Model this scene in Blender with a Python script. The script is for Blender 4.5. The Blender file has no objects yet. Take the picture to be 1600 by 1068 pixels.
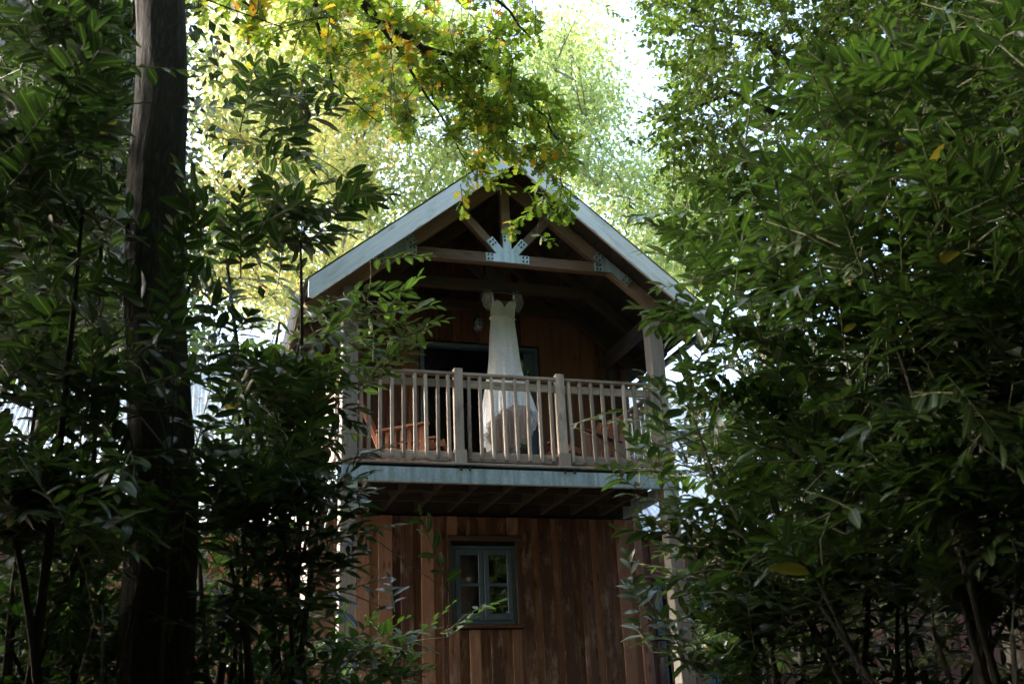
import bpy, bmesh, math, random
import numpy as np
from mathutils import Vector, Matrix, noise as mnoise
random.seed(7); rng = np.random.default_rng(11)
sc = bpy.context.scene
C = sc.collection
V = Vector

# ------------------------------------------------------------------ camera
CAM = np.array([-1.55464, -11.29849, -2.72823]); YAW, PIT, ROLL, FPX = -0.30926, 0.36356, -0.04482, 1637.957
_fw = np.array([-math.sin(YAW)*math.cos(PIT), math.cos(YAW)*math.cos(PIT), math.sin(PIT)])
_r = np.array([math.cos(YAW), math.sin(YAW), 0.0]); _u = np.cross(_r, _fw)
_r2 = math.cos(ROLL)*_r + math.sin(ROLL)*_u; _u2 = -math.sin(ROLL)*_r + math.cos(ROLL)*_u
cd = bpy.data.cameras.new('camera'); cam = bpy.data.objects.new('camera', cd); C.objects.link(cam)
cam.matrix_world = Matrix(((_r2[0], _u2[0], -_fw[0], CAM[0]), (_r2[1], _u2[1], -_fw[1], CAM[1]),
                           (_r2[2], _u2[2], -_fw[2], CAM[2]), (0, 0, 0, 1)))
cd.sensor_width = 36; cd.lens = 36*FPX/1600; cd.clip_end = 900; cd.clip_start = 0.1
cd.dof.use_dof = True; cd.dof.focus_distance = 10.6; cd.dof.aperture_fstop = 3.5
sc.camera = cam

# ------------------------------------------------------------------ light
SUN = V((-0.82, 0.30, 0.50)).normalized()
w = bpy.data.worlds.new("World"); sc.world = w; w.use_nodes = True
nt = w.node_tree; nt.nodes.clear()
sky = nt.nodes.new('ShaderNodeTexSky'); sky.sky_type = 'NISHITA'; sky.sun_disc = False
sky.sun_elevation = math.asin(SUN.z); sky.sun_rotation = math.atan2(SUN.x, SUN.y)
sky.air_density = 1.0; sky.dust_density = 4.0; sky.ozone_density = 1.0
hs = nt.nodes.new('ShaderNodeHueSaturation'); hs.inputs['Saturation'].default_value = 0.95
bg = nt.nodes.new('ShaderNodeBackground'); bg.inputs['Strength'].default_value = 0.15
wo = nt.nodes.new('ShaderNodeOutputWorld')
nt.links.new(sky.outputs[0], hs.inputs['Color']); nt.links.new(hs.outputs[0], bg.inputs[0]); nt.links.new(bg.outputs[0], wo.inputs[0])
sl = bpy.data.lights.new('sun', 'SUN'); sl.energy = 1.4; sl.angle = math.radians(25); sl.color = (1.0, 0.95, 0.90)
so = bpy.data.objects.new('sun', sl); C.objects.link(so)
so.rotation_euler = SUN.to_track_quat('Z', 'Y').to_euler(); so.location = SUN*50
sc.view_settings.view_transform = 'Standard'; sc.view_settings.look = 'None'
sc.view_settings.gamma = 1; sc.view_settings.exposure = 3.1
sc.view_settings.use_curve_mapping = False
sc.cycles.max_bounces = 7; sc.cycles.transparent_max_bounces = 12
sc.cycles.diffuse_bounces = 4; sc.cycles.glossy_bounces = 3; sc.cycles.transmission_bounces = 6

# ------------------------------------------------------------------ helpers
def raydir(u, v):
    return _fw*FPX + _r2*(u-800) - _u2*(v-534)
def at_plane(u, v, ax, val):
    d = raydir(u, v); t = (val-CAM[ax])/d[ax]; return V(CAM+t*d)
def at_dist(u, v, dist):
    d = raydir(u, v); return V(CAM + d/np.linalg.norm(d)*dist)
def project(P):
    q = np.asarray(P)-CAM; wz = q@_fw
    return 800+FPX*(q@_r2)/wz, 534-FPX*(q@_u2)/wz, wz

WM = {}
def tag(o, label=None, cat=None, group=None, kind=None):
    if label: o['label'] = label
    if cat: o['category'] = cat
    if group: o['group'] = group
    if kind: o['kind'] = kind
    return o
def link(name, data, mw, parent=None, kind=None):
    o = bpy.data.objects.new(name, data); C.objects.link(o)
    if parent is not None:
        o.parent = parent; o.matrix_parent_inverse = WM[parent].inverted()
    o.matrix_basis = mw; WM[o] = mw.copy()
    if kind: o['kind'] = kind
    return o
def empty(name, loc, label, cat, group=None):
    o = link(name, None, Matrix.Translation(V(loc))); o.empty_display_size = 0.2
    return tag(o, label, cat, group)
def leaf_uv(me, base, reps=1):
    uv = np.stack([base[:, 0]+.5, base[:, 1]], axis=1); uv = np.tile(uv, (reps, 1))
    vi = np.empty(len(me.loops), np.int32); me.loops.foreach_get('vertex_index', vi)
    l = me.uv_layers.new(name='leaf'); l.data.foreach_set('uv', uv[vi].astype(np.float32).ravel())
def mesh(name, verts, faces, mat=None, smooth=False):
    me = bpy.data.meshes.new(name); me.from_pydata([tuple(v) for v in verts], [], faces)
    if mat: me.materials.append(mat)
    if smooth: me.polygons.foreach_set('use_smooth', [True]*len(me.polygons))
    me.update(); return me
def smesh(name, verts, faces, mat, parent=None, mw=None, smooth=False, kind=None):
    return link(name, mesh(name, verts, faces, mat, smooth), mw or Matrix.Identity(4), parent, kind)

_bc = {}
def beam_mesh(L, wd, dp, mat, ch=0.004):
    k = (round(L, 3), round(wd, 3), round(dp, 3), mat.name, ch)
    if k in _bc: return _bc[k]
    a, b = wd/2, dp/2; c = min(ch, a*.4, b*.4)
    pr = [(-a+c, -b), (a-c, -b), (a, -b+c), (a, b-c), (a-c, b), (-a+c, b), (-a, b-c), (-a, -b+c)]
    vs = [(x, y, 0) for x, y in pr]+[(x, y, L) for x, y in pr]
    fs = [tuple(range(7, -1, -1)), tuple(range(8, 16))]+[(i, (i+1) % 8, 8+(i+1) % 8, 8+i) for i in range(8)]
    _bc[k] = mesh('beam', vs, fs, mat); return _bc[k]
def beam(name, p0, p1, wd, dp, mat, parent=None, xhint=(1, 0, 0), ch=0.004):
    """timber from p0 to p1; wd measured along xhint, dp across it"""
    p0, p1 = V(p0), V(p1); z = (p1-p0); L = z.length; z.normalize()
    x = V(xhint); x = (x-z*x.dot(z)).normalized(); y = z.cross(x)
    mw = Matrix(((x.x, y.x, z.x, p0.x), (x.y, y.y, z.y, p0.y), (x.z, y.z, z.z, p0.z), (0, 0, 0, 1)))
    return link(name, beam_mesh(L, wd, dp, mat, ch), mw, parent)
def box(name, a, b, mat, parent=None):
    """axis aligned block; its long axis carries the grain"""
    a, b = V(a), V(b); d = b-a; c = (a+b)/2
    k = max(range(3), key=lambda i: d[i])
    if k == 2: return beam(name, (c.x, c.y, a.z), (c.x, c.y, b.z), d.x, d.y, mat, parent)
    if k == 0: return beam(name, (a.x, c.y, c.z), (b.x, c.y, c.z), d.z, d.y, mat, parent, (0, 0, 1))
    return beam(name, (c.x, a.y, c.z), (c.x, b.y, c.z), d.x, d.z, mat, parent)

class MB:
    def __init__(s): s.v = []; s.f = []
    def add(s, v, f):
        n = len(s.v); s.v += [tuple(q) for q in v]; s.f += [tuple(i+n for i in q) for q in f]
    def tube(s, pts, rad, n=5):
        pts = [V(p) for p in pts]; vs = []; up = V((0.13, 0.21, 0.97))
        for i, p in enumerate(pts):
            t = (pts[min(i+1, len(pts)-1)]-pts[max(i-1, 0)]).normalized()
            x = t.cross(up)
            if x.length < .1: x = t.cross(V((1, 0, 0)))
            x.normalize(); y = t.cross(x)
            r = rad[i] if hasattr(rad, '__len__') else rad
            for k in range(n):
                a = 2*math.pi*k/n; vs.append(p+x*(r*math.cos(a))+y*(r*math.sin(a)))
        fs = [(i*n+k, i*n+(k+1) % n, (i+1)*n+(k+1) % n, (i+1)*n+k) for i in range(len(pts)-1) for k in range(n)]
        fs.append(tuple(range((len(pts)-1)*n, len(pts)*n)))
        s.add(vs, fs)
    def box(s, a, b):
        x0, y0, z0 = a; x1, y1, z1 = b
        s.add([(x0, y0, z0), (x1, y0, z0), (x1, y1, z0), (x0, y1, z0), (x0, y0, z1), (x1, y0, z1), (x1, y1, z1), (x0, y1, z1)],
              [(3, 2, 1, 0), (4, 5, 6, 7), (0, 1, 5, 4), (1, 2, 6, 5), (2, 3, 7, 6), (3, 0, 4, 7)])
    def build(s, name, mat, parent=None, smooth=False, kind=None):
        return smesh(name, s.v, s.f, mat, parent, None, smooth, kind)

# ------------------------------------------------------------------ materials
def newmat(name):
    m = bpy.data.materials.new(name); m.use_nodes = True; n = m.node_tree.nodes; b = n['Principled BSDF']
    return m, m.node_tree, b
def N(t, ty, **kw):
    n = t.nodes.new(ty)
    for k, v in kw.items():
        if k in n.inputs: n.inputs[k].default_value = v
        else: setattr(n, k, v)
    return n
def ramp(t, fac, stops, interp='LINEAR'):
    r = t.nodes.new('ShaderNodeValToRGB'); r.color_ramp.interpolation = interp
    e = r.color_ramp.elements
    while len(e) < len(stops): e.new(0.5)
    for i, (p, c) in enumerate(stops):
        e[i].position = p; e[i].color = (c[0], c[1], c[2], 1)
    t.links.new(fac, r.inputs[0]); return r
def math_(t, op, a, b=None):
    n = t.nodes.new('ShaderNodeMath'); n.operation = op
    for i, x in enumerate((a, b)):
        if x is None: continue
        if isinstance(x, (int, float)): n.inputs[i].default_value = x
        else: t.links.new(x, n.inputs[i])
    return n.outputs[0]

def wood(name, dark, light, rough=0.75, knots=0.6, spread=0.5, stain=None, scale=1.0, zdir=2):
    m, t, b = newmat(name); L = t.links.new
    tc = t.nodes.new('ShaderNodeTexCoord'); oi = t.nodes.new('ShaderNodeObjectInfo')
    off = t.nodes.new('ShaderNodeVectorMath'); off.operation = 'MULTIPLY_ADD'
    cmb = t.nodes.new('ShaderNodeCombineXYZ')
    for i, k in enumerate((13.0, 29.0, 57.0)): L(math_(t, 'MULTIPLY', oi.outputs['Random'], k), cmb.inputs[i])
    va = t.nodes.new('ShaderNodeVectorMath'); va.operation = 'ADD'
    L(tc.outputs['Object'], va.inputs[0]); L(cmb.outputs[0], va.inputs[1])
    # warp then stretch along the grain
    def mapped(sx, sz):
        mp = t.nodes.new('ShaderNodeMapping'); s = [sx*scale]*3; s[zdir] = sz*scale
        mp.inputs['Scale'].default_value = s; L(va.outputs[0], mp.inputs[0]); return mp.outputs[0]
    n1 = N(t, 'ShaderNodeTexNoise', Scale=1.0, Detail=5.0, Roughness=0.65, Distortion=0.6); L(mapped(38, 1.6), n1.inputs['Vector'])
    n2 = N(t, 'ShaderNodeTexNoise', Scale=1.0, Detail=3.0, Roughness=0.6); L(mapped(5, 0.7), n2.inputs['Vector'])
    n3 = N(t, 'ShaderNodeTexNoise', Scale=1.0, Detail=2.0); L(mapped(160, 5), n3.inputs['Vector'])
    vo = N(t, 'ShaderNodeTexVoronoi', Scale=1.0); L(mapped(8, 2.6), vo.inputs['Vector'])
    kn = ramp(t, vo.outputs['Distance'], [(0.0, (1, 1, 1)), (0.10, (.75, .75, .75)), (0.2, (0, 0, 0))])
    f = math_(t, 'ADD', math_(t, 'MULTIPLY', n1.outputs[0], 0.55), math_(t, 'MULTIPLY', n2.outputs[0], 0.45))
    f = math_(t, 'ADD', f, math_(t, 'MULTIPLY', math_(t, 'SUBTRACT', oi.outputs['Random'], 0.5), spread))
    cr = ramp(t, f, [(0.28, dark), (0.72, light)])
    mx = t.nodes.new('ShaderNodeMix'); mx.data_type = 'RGBA'; mx.blend_type = 'MULTIPLY'
    L(math_(t, 'MULTIPLY', kn.outputs[0], knots), mx.inputs[0]); L(cr.outputs[0], mx.inputs[6]); mx.inputs[7].default_value = (.28, .2, .15, 1)
    out = mx.outputs[2]
    m2 = t.nodes.new('ShaderNodeMix'); m2.data_type = 'RGBA'; m2.blend_type = 'MULTIPLY'; m2.inputs[0].default_value = .5
    g = ramp(t, n3.outputs[0], [(0.3, (.55, .55, .55)), (0.6, (1, 1, 1))]); L(out, m2.inputs[6]); L(g.outputs[0], m2.inputs[7]); out = m2.outputs[2]
    if stain:
        n4 = N(t, 'ShaderNodeTexNoise', Scale=1.0, Detail=4.0, Roughness=0.7); L(mapped(7, 2.2), n4.inputs['Vector'])
        sr = ramp(t, n4.outputs[0], [(0.52, (0, 0, 0)), (0.72, (1, 1, 1))])
        m3 = t.nodes.new('ShaderNodeMix'); m3.data_type = 'RGBA'; L(math_(t, 'MULTIPLY', sr.outputs[0], .7), m3.inputs[0]); L(out, m3.inputs[6]); m3.inputs[7].default_value = (*stain, 1); out = m3.outputs[2]
    L(out, b.inputs['Base Color']); b.inputs['Roughness'].default_value = rough
    b.inputs['Specular IOR Level'].default_value = 0.3
    bp = N(t, 'ShaderNodeBump', Strength=0.5, Distance=0.003); L(math_(t, 'SUBTRACT', f, math_(t, 'MULTIPLY', kn.outputs[0], .3)), bp.inputs['Height']); L(bp.outputs[0], b.inputs['Normal'])
    return m

def rough_metal(name, c0, c1, rough=0.5, metallic=0.6, scale=6.0, rust=None, rust_lo=0.62, bumpd=0.002):
    m, t, b = newmat(name); L = t.links.new
    tc = t.nodes.new('ShaderNodeTexCoord'); g = t.nodes.new('ShaderNodeNewGeometry')
    n1 = N(t, 'ShaderNodeTexNoise', Scale=scale, Detail=6.0, Roughness=0.7); L(g.outputs['Position'], n1.inputs['Vector'])
    vo = N(t, 'ShaderNodeTexVoronoi', Scale=scale*6); L(g.outputs['Position'], vo.inputs['Vector'])
    f = math_(t, 'ADD', math_(t, 'MULTIPLY', n1.outputs[0], .75), math_(t, 'MULTIPLY', vo.outputs['Distance'], .3))
    cr = ramp(t, f, [(0.3, c0), (0.7, c1)]); out = cr.outputs[0]
    b.inputs['Metallic'].default_value = metallic
    if rust:
        n2 = N(t, 'ShaderNodeTexNoise', Scale=1.7, Detail=7.0, Roughness=0.75); L(g.outputs['Position'], n2.inputs['Vector'])
        rr = ramp(t, n2.outputs[0], [(rust_lo, (0, 0, 0)), (rust_lo+.05, (1, 1, 1))])
        mx = t.nodes.new('ShaderNodeMix'); mx.data_type = 'RGBA'; L(rr.outputs[0], mx.inputs[0]); L(out, mx.inputs[6]); mx.inputs[7].default_value = (*rust, 1)
        out = mx.outputs[2]; L(math_(t, 'MULTIPLY', math_(t, 'SUBTRACT', 1.0, rr.outputs[0]), metallic), b.inputs['Metallic'])
    mpd = t.nodes.new('ShaderNodeMapping'); mpd.inputs['Scale'].default_value = (14, 14, 1.2); L(g.outputs['Position'], mpd.inputs[0])
    nd = N(t, 'ShaderNodeTexNoise', Scale=1.0, Detail=5.0, Roughness=.7); L(mpd.outputs[0], nd.inputs['Vector'])
    dr = ramp(t, nd.outputs[0], [(.40, (.55, .56, .52)), (.58, (1, 1, 1))])
    mxd = t.nodes.new('ShaderNodeMix'); mxd.data_type = 'RGBA'; mxd.blend_type = 'MULTIPLY'; mxd.inputs[0].default_value = .7; L(out, mxd.inputs[6]); L(dr.outputs[0], mxd.inputs[7]); out = mxd.outputs[2]
    L(out, b.inputs['Base Color'])
    rg = ramp(t, n1.outputs[0], [(0.3, (rough-.1,)*3), (0.7, (rough+.15,)*3)]); L(rg.outputs[0], b.inputs['Roughness'])
    bp = N(t, 'ShaderNodeBump', Strength=0.3, Distance=bumpd); L(n1.outputs[0], bp.inputs['Height']); L(bp.outputs[0], b.inputs['Normal'])
    return m

def plain(name, col, rough=0.5, metallic=0.0, var=0.15, scale=14.0):
    m, t, b = newmat(name); L = t.links.new
    g = t.nodes.new('ShaderNodeNewGeometry'); n1 = N(t, 'ShaderNodeTexNoise', Scale=scale, Detail=5.0, Roughness=0.7); L(g.outputs['Position'], n1.inputs['Vector'])
    cr = ramp(t, n1.outputs[0], [(0.3, tuple(c*(1-var) for c in col)), (0.7, tuple(min(1, c*(1+var)) for c in col))])
    L(cr.outputs[0], b.inputs['Base Color']); b.inputs['Roughness'].default_value = rough; b.inputs['Metallic'].default_value = metallic
    return m

def leafmat(name, stops, rough=0.35, trans=0.35, tcol=(1.0, 1.25, 0.5), spec=0.5, old=None, oldp=.985):
    m, t, b = newmat(name); L = t.links.new
    g = t.nodes.new('ShaderNodeNewGeometry'); oi = t.nodes.new('ShaderNodeObjectInfo')
    r = math_(t, 'FRACT', math_(t, 'ADD', g.outputs['Random Per Island'], math_(t, 'MULTIPLY', oi.outputs['Random'], 7.31)))
    nz = N(t, 'ShaderNodeTexNoise', Scale=0.9, Detail=2.0); L(g.outputs['Position'], nz.inputs['Vector'])
    nf = N(t, 'ShaderNodeTexNoise', Scale=60.0, Detail=3.0); L(g.outputs['Position'], nf.inputs['Vector'])
    f = math_(t, 'ADD', r, math_(t, 'MULTIPLY', math_(t, 'SUBTRACT', nz.outputs[0], 0.5), 1.1))
    f = math_(t, 'ADD', f, math_(t, 'MULTIPLY', math_(t, 'SUBTRACT', nf.outputs[0], 0.5), 0.25))
    f = math_(t, 'MULTIPLY_ADD', f, .72); f.node.inputs[2].default_value = .14
    cr = ramp(t, f, stops)
    if old:
        r2 = math_(t, 'FRACT', math_(t, 'MULTIPLY', r, 37.7))
        mo = t.nodes.new('ShaderNodeMix'); mo.data_type = 'RGBA'; L(math_(t, 'GREATER_THAN', r2, oldp), mo.inputs[0]); L(cr.outputs[0], mo.inputs[6]); mo.inputs[7].default_value = (*old, 1)
        class _R: outputs = [mo.outputs[2]]
        cr = _R
    uvn = t.nodes.new('ShaderNodeUVMap'); sep = t.nodes.new('ShaderNodeSeparateXYZ'); L(uvn.outputs[0], sep.inputs[0])
    ax_ = math_(t, 'ABSOLUTE', math_(t, 'SUBTRACT', sep.outputs[0], .5))
    rib = math_(t, 'LESS_THAN', ax_, .012)
    vn = math_(t, 'LESS_THAN', math_(t, 'FRACT', math_(t, 'SUBTRACT', math_(t, 'MULTIPLY', sep.outputs[1], 9.0), math_(t, 'MULTIPLY', ax_, 9.0))), .10)
    lift = math_(t, 'ADD', math_(t, 'MULTIPLY', rib, .9), math_(t, 'MULTIPLY', vn, .22))
    gn = t.nodes.new('ShaderNodeMix'); gn.data_type = 'RGBA'; L(lift, gn.inputs[0]); gn.clamp_factor = True
    L(cr.outputs[0], gn.inputs[6]); gn.inputs[7].default_value = (.17, .22, .06, 1)
    class _G: outputs = [gn.outputs[2]]
    cr = _G
    bpn = N(t, 'ShaderNodeBump', Strength=.35, Distance=.002); L(math_(t, 'ADD', lift, nf.outputs[0]), bpn.inputs['Height']); L(bpn.outputs[0], b.inputs['Normal'])
    L(cr.outputs[0], b.inputs['Base Color'])
    b.inputs['Roughness'].default_value = rough; b.inputs['Specular IOR Level'].default_value = spec
    tr = t.nodes.new('ShaderNodeBsdfTranslucent'); mm = t.nodes.new('ShaderNodeMix'); mm.data_type = 'RGBA'; mm.blend_type = 'MULTIPLY'; mm.inputs[0].default_value = 1
    L(cr.outputs[0], mm.inputs[6]); mm.inputs[7].default_value = (*[c*1.6 for c in tcol], 1); L(mm.outputs[2], tr.inputs[0])
    mix = t.nodes.new('ShaderNodeMixShader'); mix.inputs[0].default_value = trans
    L(b.outputs[0], mix.inputs[1]); L(tr.outputs[0], mix.inputs[2])
    L(mix.outputs[0], t.nodes['Material Output'].inputs[0])
    return m

M = {}
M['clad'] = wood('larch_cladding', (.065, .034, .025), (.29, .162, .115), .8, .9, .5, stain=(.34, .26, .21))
M['clad_up'] = wood('larch_cladding_shade_tone', (.06, .028, .02), (.21, .095, .064), .75, .8, .5)  # unstained larch, darkened so the colour carries the shade over the balcony
M['clad_barn'] = wood('barn_cladding', (.06, .022, .014), (.17, .07, .04), .8, .6, .5)
M['side'] = wood('weathered_side_cladding_lit', (.42, .36, .33), (.72, .64, .58), .75, .4, .3)  # weathered timber, paled so the colour holds strong light from the left
M['grey'] = wood('weathered_rail_timber', (.25, .205, .165), (.50, .42, .35), .75, .6, .7, stain=(.14, .125, .11))
M['post'] = wood('weathered_post_timber', (.16, .145, .13), (.34, .31, .28), .8, .5, .35)
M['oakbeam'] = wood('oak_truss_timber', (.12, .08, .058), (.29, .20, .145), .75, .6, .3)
M['dark'] = wood('shade_toned_timber', (.02, .017, .014), (.05, .042, .036), .85, .4, .3)  # near-black colour holds the shade under the roof and deck
M['truss_shaded'] = wood('truss_timber_shade_tone', (.03, .022, .018), (.075, .055, .042), .8, .6, .3)  # truss colour darkened to stand for the shade beneath the roof
M['chair'] = wood('hardwood_chair', (.22, .085, .045), (.42, .19, .11), .6, .2, .3)
M['barge'] = wood('pale_painted_bargeboard', (.54, .61, .61), (.70, .77, .77), .6, .5, .1, stain=(.33, .40, .36))
M['steel'] = rough_metal('galvanised_steel', (.30, .42, .50), (.50, .64, .74), .5, .3, 9)
M['plate'] = rough_metal('galvanised_plate', (.46, .58, .63), (.64, .78, .83), .5, .35, 14)
M['bolt'] = rough_metal('bolt_steel', (.05, .06, .065), (.12, .13, .14), .5, .6, 30)
M['corr'] = rough_metal('corrugated_sheet', (.50, .54, .56), (.74, .78, .80), .42, .45, 3, rust=(.20, .075, .03), rust_lo=.60)
M['roof2'] = rough_metal('mossy_roof_sheet', (.12, .15, .10), (.25, .28, .22), .8, .0, 8)
M['frame'] = plain('blue_grey_paint', (.055, .10, .15), .5)
M['black'] = plain('black_metal', (.02, .022, .025), .35)
M['chrome'] = plain('chrome', (.55, .57, .6), .2, 1.0)
M['room'] = plain('unlit_room_tone', (.025, .023, .022), .9)  # near-black colour stands in for the darkness of an unlit room
M['bark'] = None

def glassmat(name, tint=(.08, .10, .11), refl=1.0):
    m, t, b = newmat(name); L = t.links.new
    tr = t.nodes.new('ShaderNodeBsdfTransparent'); tr.inputs[0].default_value = (*tint, 1)
    gl = t.nodes.new('ShaderNodeBsdfGlossy'); gl.inputs['Roughness'].default_value = .03; gl.inputs[0].default_value = (refl,)*3+(1,)
    fr = t.nodes.new('ShaderNodeFresnel'); fr.inputs[0].default_value = 1.6
    g = t.nodes.new('ShaderNodeNewGeometry'); nz = N(t, 'ShaderNodeTexNoise', Scale=2.5, Detail=1.0); L(g.outputs['Position'], nz.inputs['Vector'])
    bp = N(t, 'ShaderNodeBump', Strength=0.1, Distance=0.02); L(nz.outputs[0], bp.inputs['Height']); L(bp.outputs[0], gl.inputs['Normal'])
    mx = t.nodes.new('ShaderNodeMixShader'); L(math_(t, 'ADD', fr.outputs[0], .05), mx.inputs[0]); L(tr.outputs[0], mx.inputs[1]); L(gl.outputs[0], mx.inputs[2])
    L(mx.outputs[0], t.nodes['Material Output'].inputs[0]); return m
M['glass'] = glassmat('window_glass')

def barkmat(name, c0, c1, moss=(.05, .06, .025)):
    m, t, b = newmat(name); L = t.links.new
    tc = t.nodes.new('ShaderNodeTexCoord')
    mp = t.nodes.new('ShaderNodeMapping'); mp.inputs['Scale'].default_value = (1, 1, .22); L(tc.outputs['Object'], mp.inputs[0])
    vo = N(t, 'ShaderNodeTexVoronoi', Scale=34.0, feature='DISTANCE_TO_EDGE')
    nz = N(t, 'ShaderNodeTexNoise', Scale=22.0, Detail=6.0, Roughness=.7, Distortion=1.0); L(mp.outputs[0], nz.inputs['Vector'])
    mxv = t.nodes.new('ShaderNodeVectorMath'); mxv.operation = 'MULTIPLY_ADD'; L(nz.outputs['Color'], mxv.inputs[0]); mxv.inputs[1].default_value = (.05, .05, .05); L(mp.outputs[0], mxv.inputs[2]); L(mxv.outputs[0], vo.inputs['Vector'])
    f = math_(t, 'ADD', math_(t, 'MULTIPLY', vo.outputs['Distance'], 1.8), math_(t, 'MULTIPLY', nz.outputs[0], .6))
    cr = ramp(t, f, [(.2, c0), (.75, c1)])
    n2 = N(t, 'ShaderNodeTexNoise', Scale=2.0, Detail=5.0); L(tc.outputs['Object'], n2.inputs['Vector'])
    mr = ramp(t, n2.outputs[0], [(.5, (0, 0, 0)), (.7, (1, 1, 1))])
    mx = t.nodes.new('ShaderNodeMix'); mx.data_type = 'RGBA'; L(math_(t, 'MULTIPLY', mr.outputs[0], .6), mx.inputs[0]); L(cr.outputs[0], mx.inputs[6]); mx.inputs[7].default_value = (*moss, 1)
    L(mx.outputs[2], b.inputs['Base Color']); b.inputs['Roughness'].default_value = .9
    bp = N(t, 'ShaderNodeBump', Strength=0.9, Distance=0.012); L(f, bp.inputs['Height']); L(bp.outputs[0], b.inputs['Normal'])
    return m
M['bark'] = barkmat('oak_bark', (.018, .014, .011), (.062, .050, .038), (.022, .028, .012))
M['bark2'] = barkmat('laurel_bark', (.03, .024, .018), (.085, .07, .05))
M['twig'] = plain('green_twig', (.10, .11, .035), .6)
M['bark3'] = barkmat('beech_bark', (.10, .09, .07), (.22, .2, .16))

# ------------------------------------------------------------------ ground (slopes up from the camera to the house)
GH = -2.62
def gz(x, y):
    s = min(1, max(0, (y+11)/8.0)); s = s*s*(3-2*s)
    return -4.4+s*(GH+4.4) + 0.05*math.sin(x*1.3+y)*(1 if y < -2 else .2)
def build_ground():
    xs = list(np.concatenate([[-420, -200, -90, -45], np.arange(-25, 32, 1.0), [50, 95, 200, 420]]))
    ys = list(np.concatenate([[-420, -200, -90, -40], np.arange(-22, 42, 1.0), [60, 100, 200, 420]]))
    vs = [(x, y, gz(x, y)) for y in ys for x in xs]; n = len(xs)
    fs = [(j*n+i, j*n+i+1, (j+1)*n+i+1, (j+1)*n+i) for j in range(len(ys)-1) for i in range(n-1)]
    m, t, b = newmat('woodland_soil'); L = t.links.new
    g = t.nodes.new('ShaderNodeNewGeometry'); n1 = N(t, 'ShaderNodeTexNoise', Scale=1.1, Detail=8.0, Roughness=.7); L(g.outputs['Position'], n1.inputs['Vector'])
    vo = N(t, 'ShaderNodeTexVoronoi', Scale=14.0); L(g.outputs['Position'], vo.inputs['Vector'])
    cr = ramp(t, math_(t, 'ADD', math_(t, 'MULTIPLY', n1.outputs[0], .7), math_(t, 'MULTIPLY', vo.outputs['Distance'], .3)), [(.25, (.03, .022, .014)), (.5, (.09, .06, .03)), (.75, (.06, .075, .025))])
    L(cr.outputs[0], b.inputs['Base Color']); b.inputs['Roughness'].default_value = .95
    bp = N(t, 'ShaderNodeBump', Strength=1.0, Distance=0.05); L(vo.outputs['Distance'], bp.inputs['Height']); L(bp.outputs[0], b.inputs['Normal'])
    smesh('ground', vs, fs, m, kind='structure', smooth=True)
build_ground()

# ------------------------------------------------------------------ the lodge
CX, WY = 2.03, 1.644
XL, XR = -0.08, 4.16
lodge = empty('timber_lodge', (CX, 0, GH), 'timber clad lodge with an open gabled balcony above a small blue grey window', 'building')
APX, SL, HALF = 4.21, .826, 2.476
def roof_z(x, drop=0.0): return APX-drop-SL*abs(x-CX)

def clad(parent, mat, x0, x1, z0, z1f, y, over=.165, under=.105, jit=.012, seed=0, axis='x', outward=-1, name='wall_board', cut=None):
    """board-on-board cladding between x0 and x1. z1f may be a number or a function of x"""
    rr = random.Random(seed); x = x0; k = 0
    while x < x1-.02:
        wd = (over if k % 2 == 0 else under)+rr.uniform(-jit, jit)
        if x+wd > x1-.05: wd = x1-x
        top = z1f(x+wd/2) if callable(z1f) else z1f
        bw = wd+(0.0 if k % 2 == 0 else .05)
        c = x+wd/2; zo = z0+(rr.uniform(-.008, .008) if cut else 0)
        yo = y+outward*(.038 if k % 2 == 0 else .014)+rr.uniform(-.002, .002)
        if k % 2: bw = min(bw, 2*(c-x0), 2*(x1-c)) if (c-x0 > 0 and x1-c > 0) else bw
        if axis == 'x': beam(name, (c, yo, zo), (c+rr.uniform(-.004, .004), yo, top), bw, .024, mat, parent)
        else: beam(name, (yo, c, zo), (yo, c, top), bw, .024, mat, parent, (0, 1, 0))
        x += wd; k += 1

# wall core (back wall of the balcony and the lower wall under it)
wm = MB()
DX0, DX1, DZ0, DZ1 = 1.27, 2.93, .25, 2.35
WX0, WX1, WZ0, WZ1 = 1.636, 2.482, -1.36, -.383
for a, b in [((XL+.03, WY+.03, GH), (XR-.03, WY+.13, WZ0)), ((XL+.03, WY+.03, WZ0), (WX0, WY+.13, WZ1)), ((WX1, WY+.03, WZ0), (XR-.03, WY+.13, WZ1)),
             ((XL+.03, WY+.03, WZ1), (XR-.03, WY+.13, DZ0-.03)), ((XL+.03, WY+.03, DZ0-.03), (DX0, WY+.13, 2.2)), ((DX1, WY+.03, DZ0-.03), (XR-.03, WY+.13, 2.2)),
             ((DX0, WY+.03, DZ1), (DX1, WY+.13, 3.2))]: wm.box(a, b)
g0 = WY+.03; g1 = WY+.13
def gab(xa, xb, zb):
    vs = [(xa, g0, zb), (xb, g0, zb), (xb, g0, roof_z(xb, .12)), (xa, g0, roof_z(xa, .12)), (xa, g1, zb), (xb, g1, zb), (xb, g1, roof_z(xb, .12)), (xa, g1, roof_z(xa, .12))]
    wm.add(vs, [(0, 1, 2, 3), (7, 6, 5, 4), (0, 3, 7, 4), (1, 5, 6, 2), (3, 2, 6, 7), (0, 4, 5, 1)])
gab(XL+.03, DX0, 2.2-.001); gab(DX1, XR-.03, 2.2-.001); gab(DX0, CX, 3.2); gab(CX, DX1, 3.2)
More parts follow.
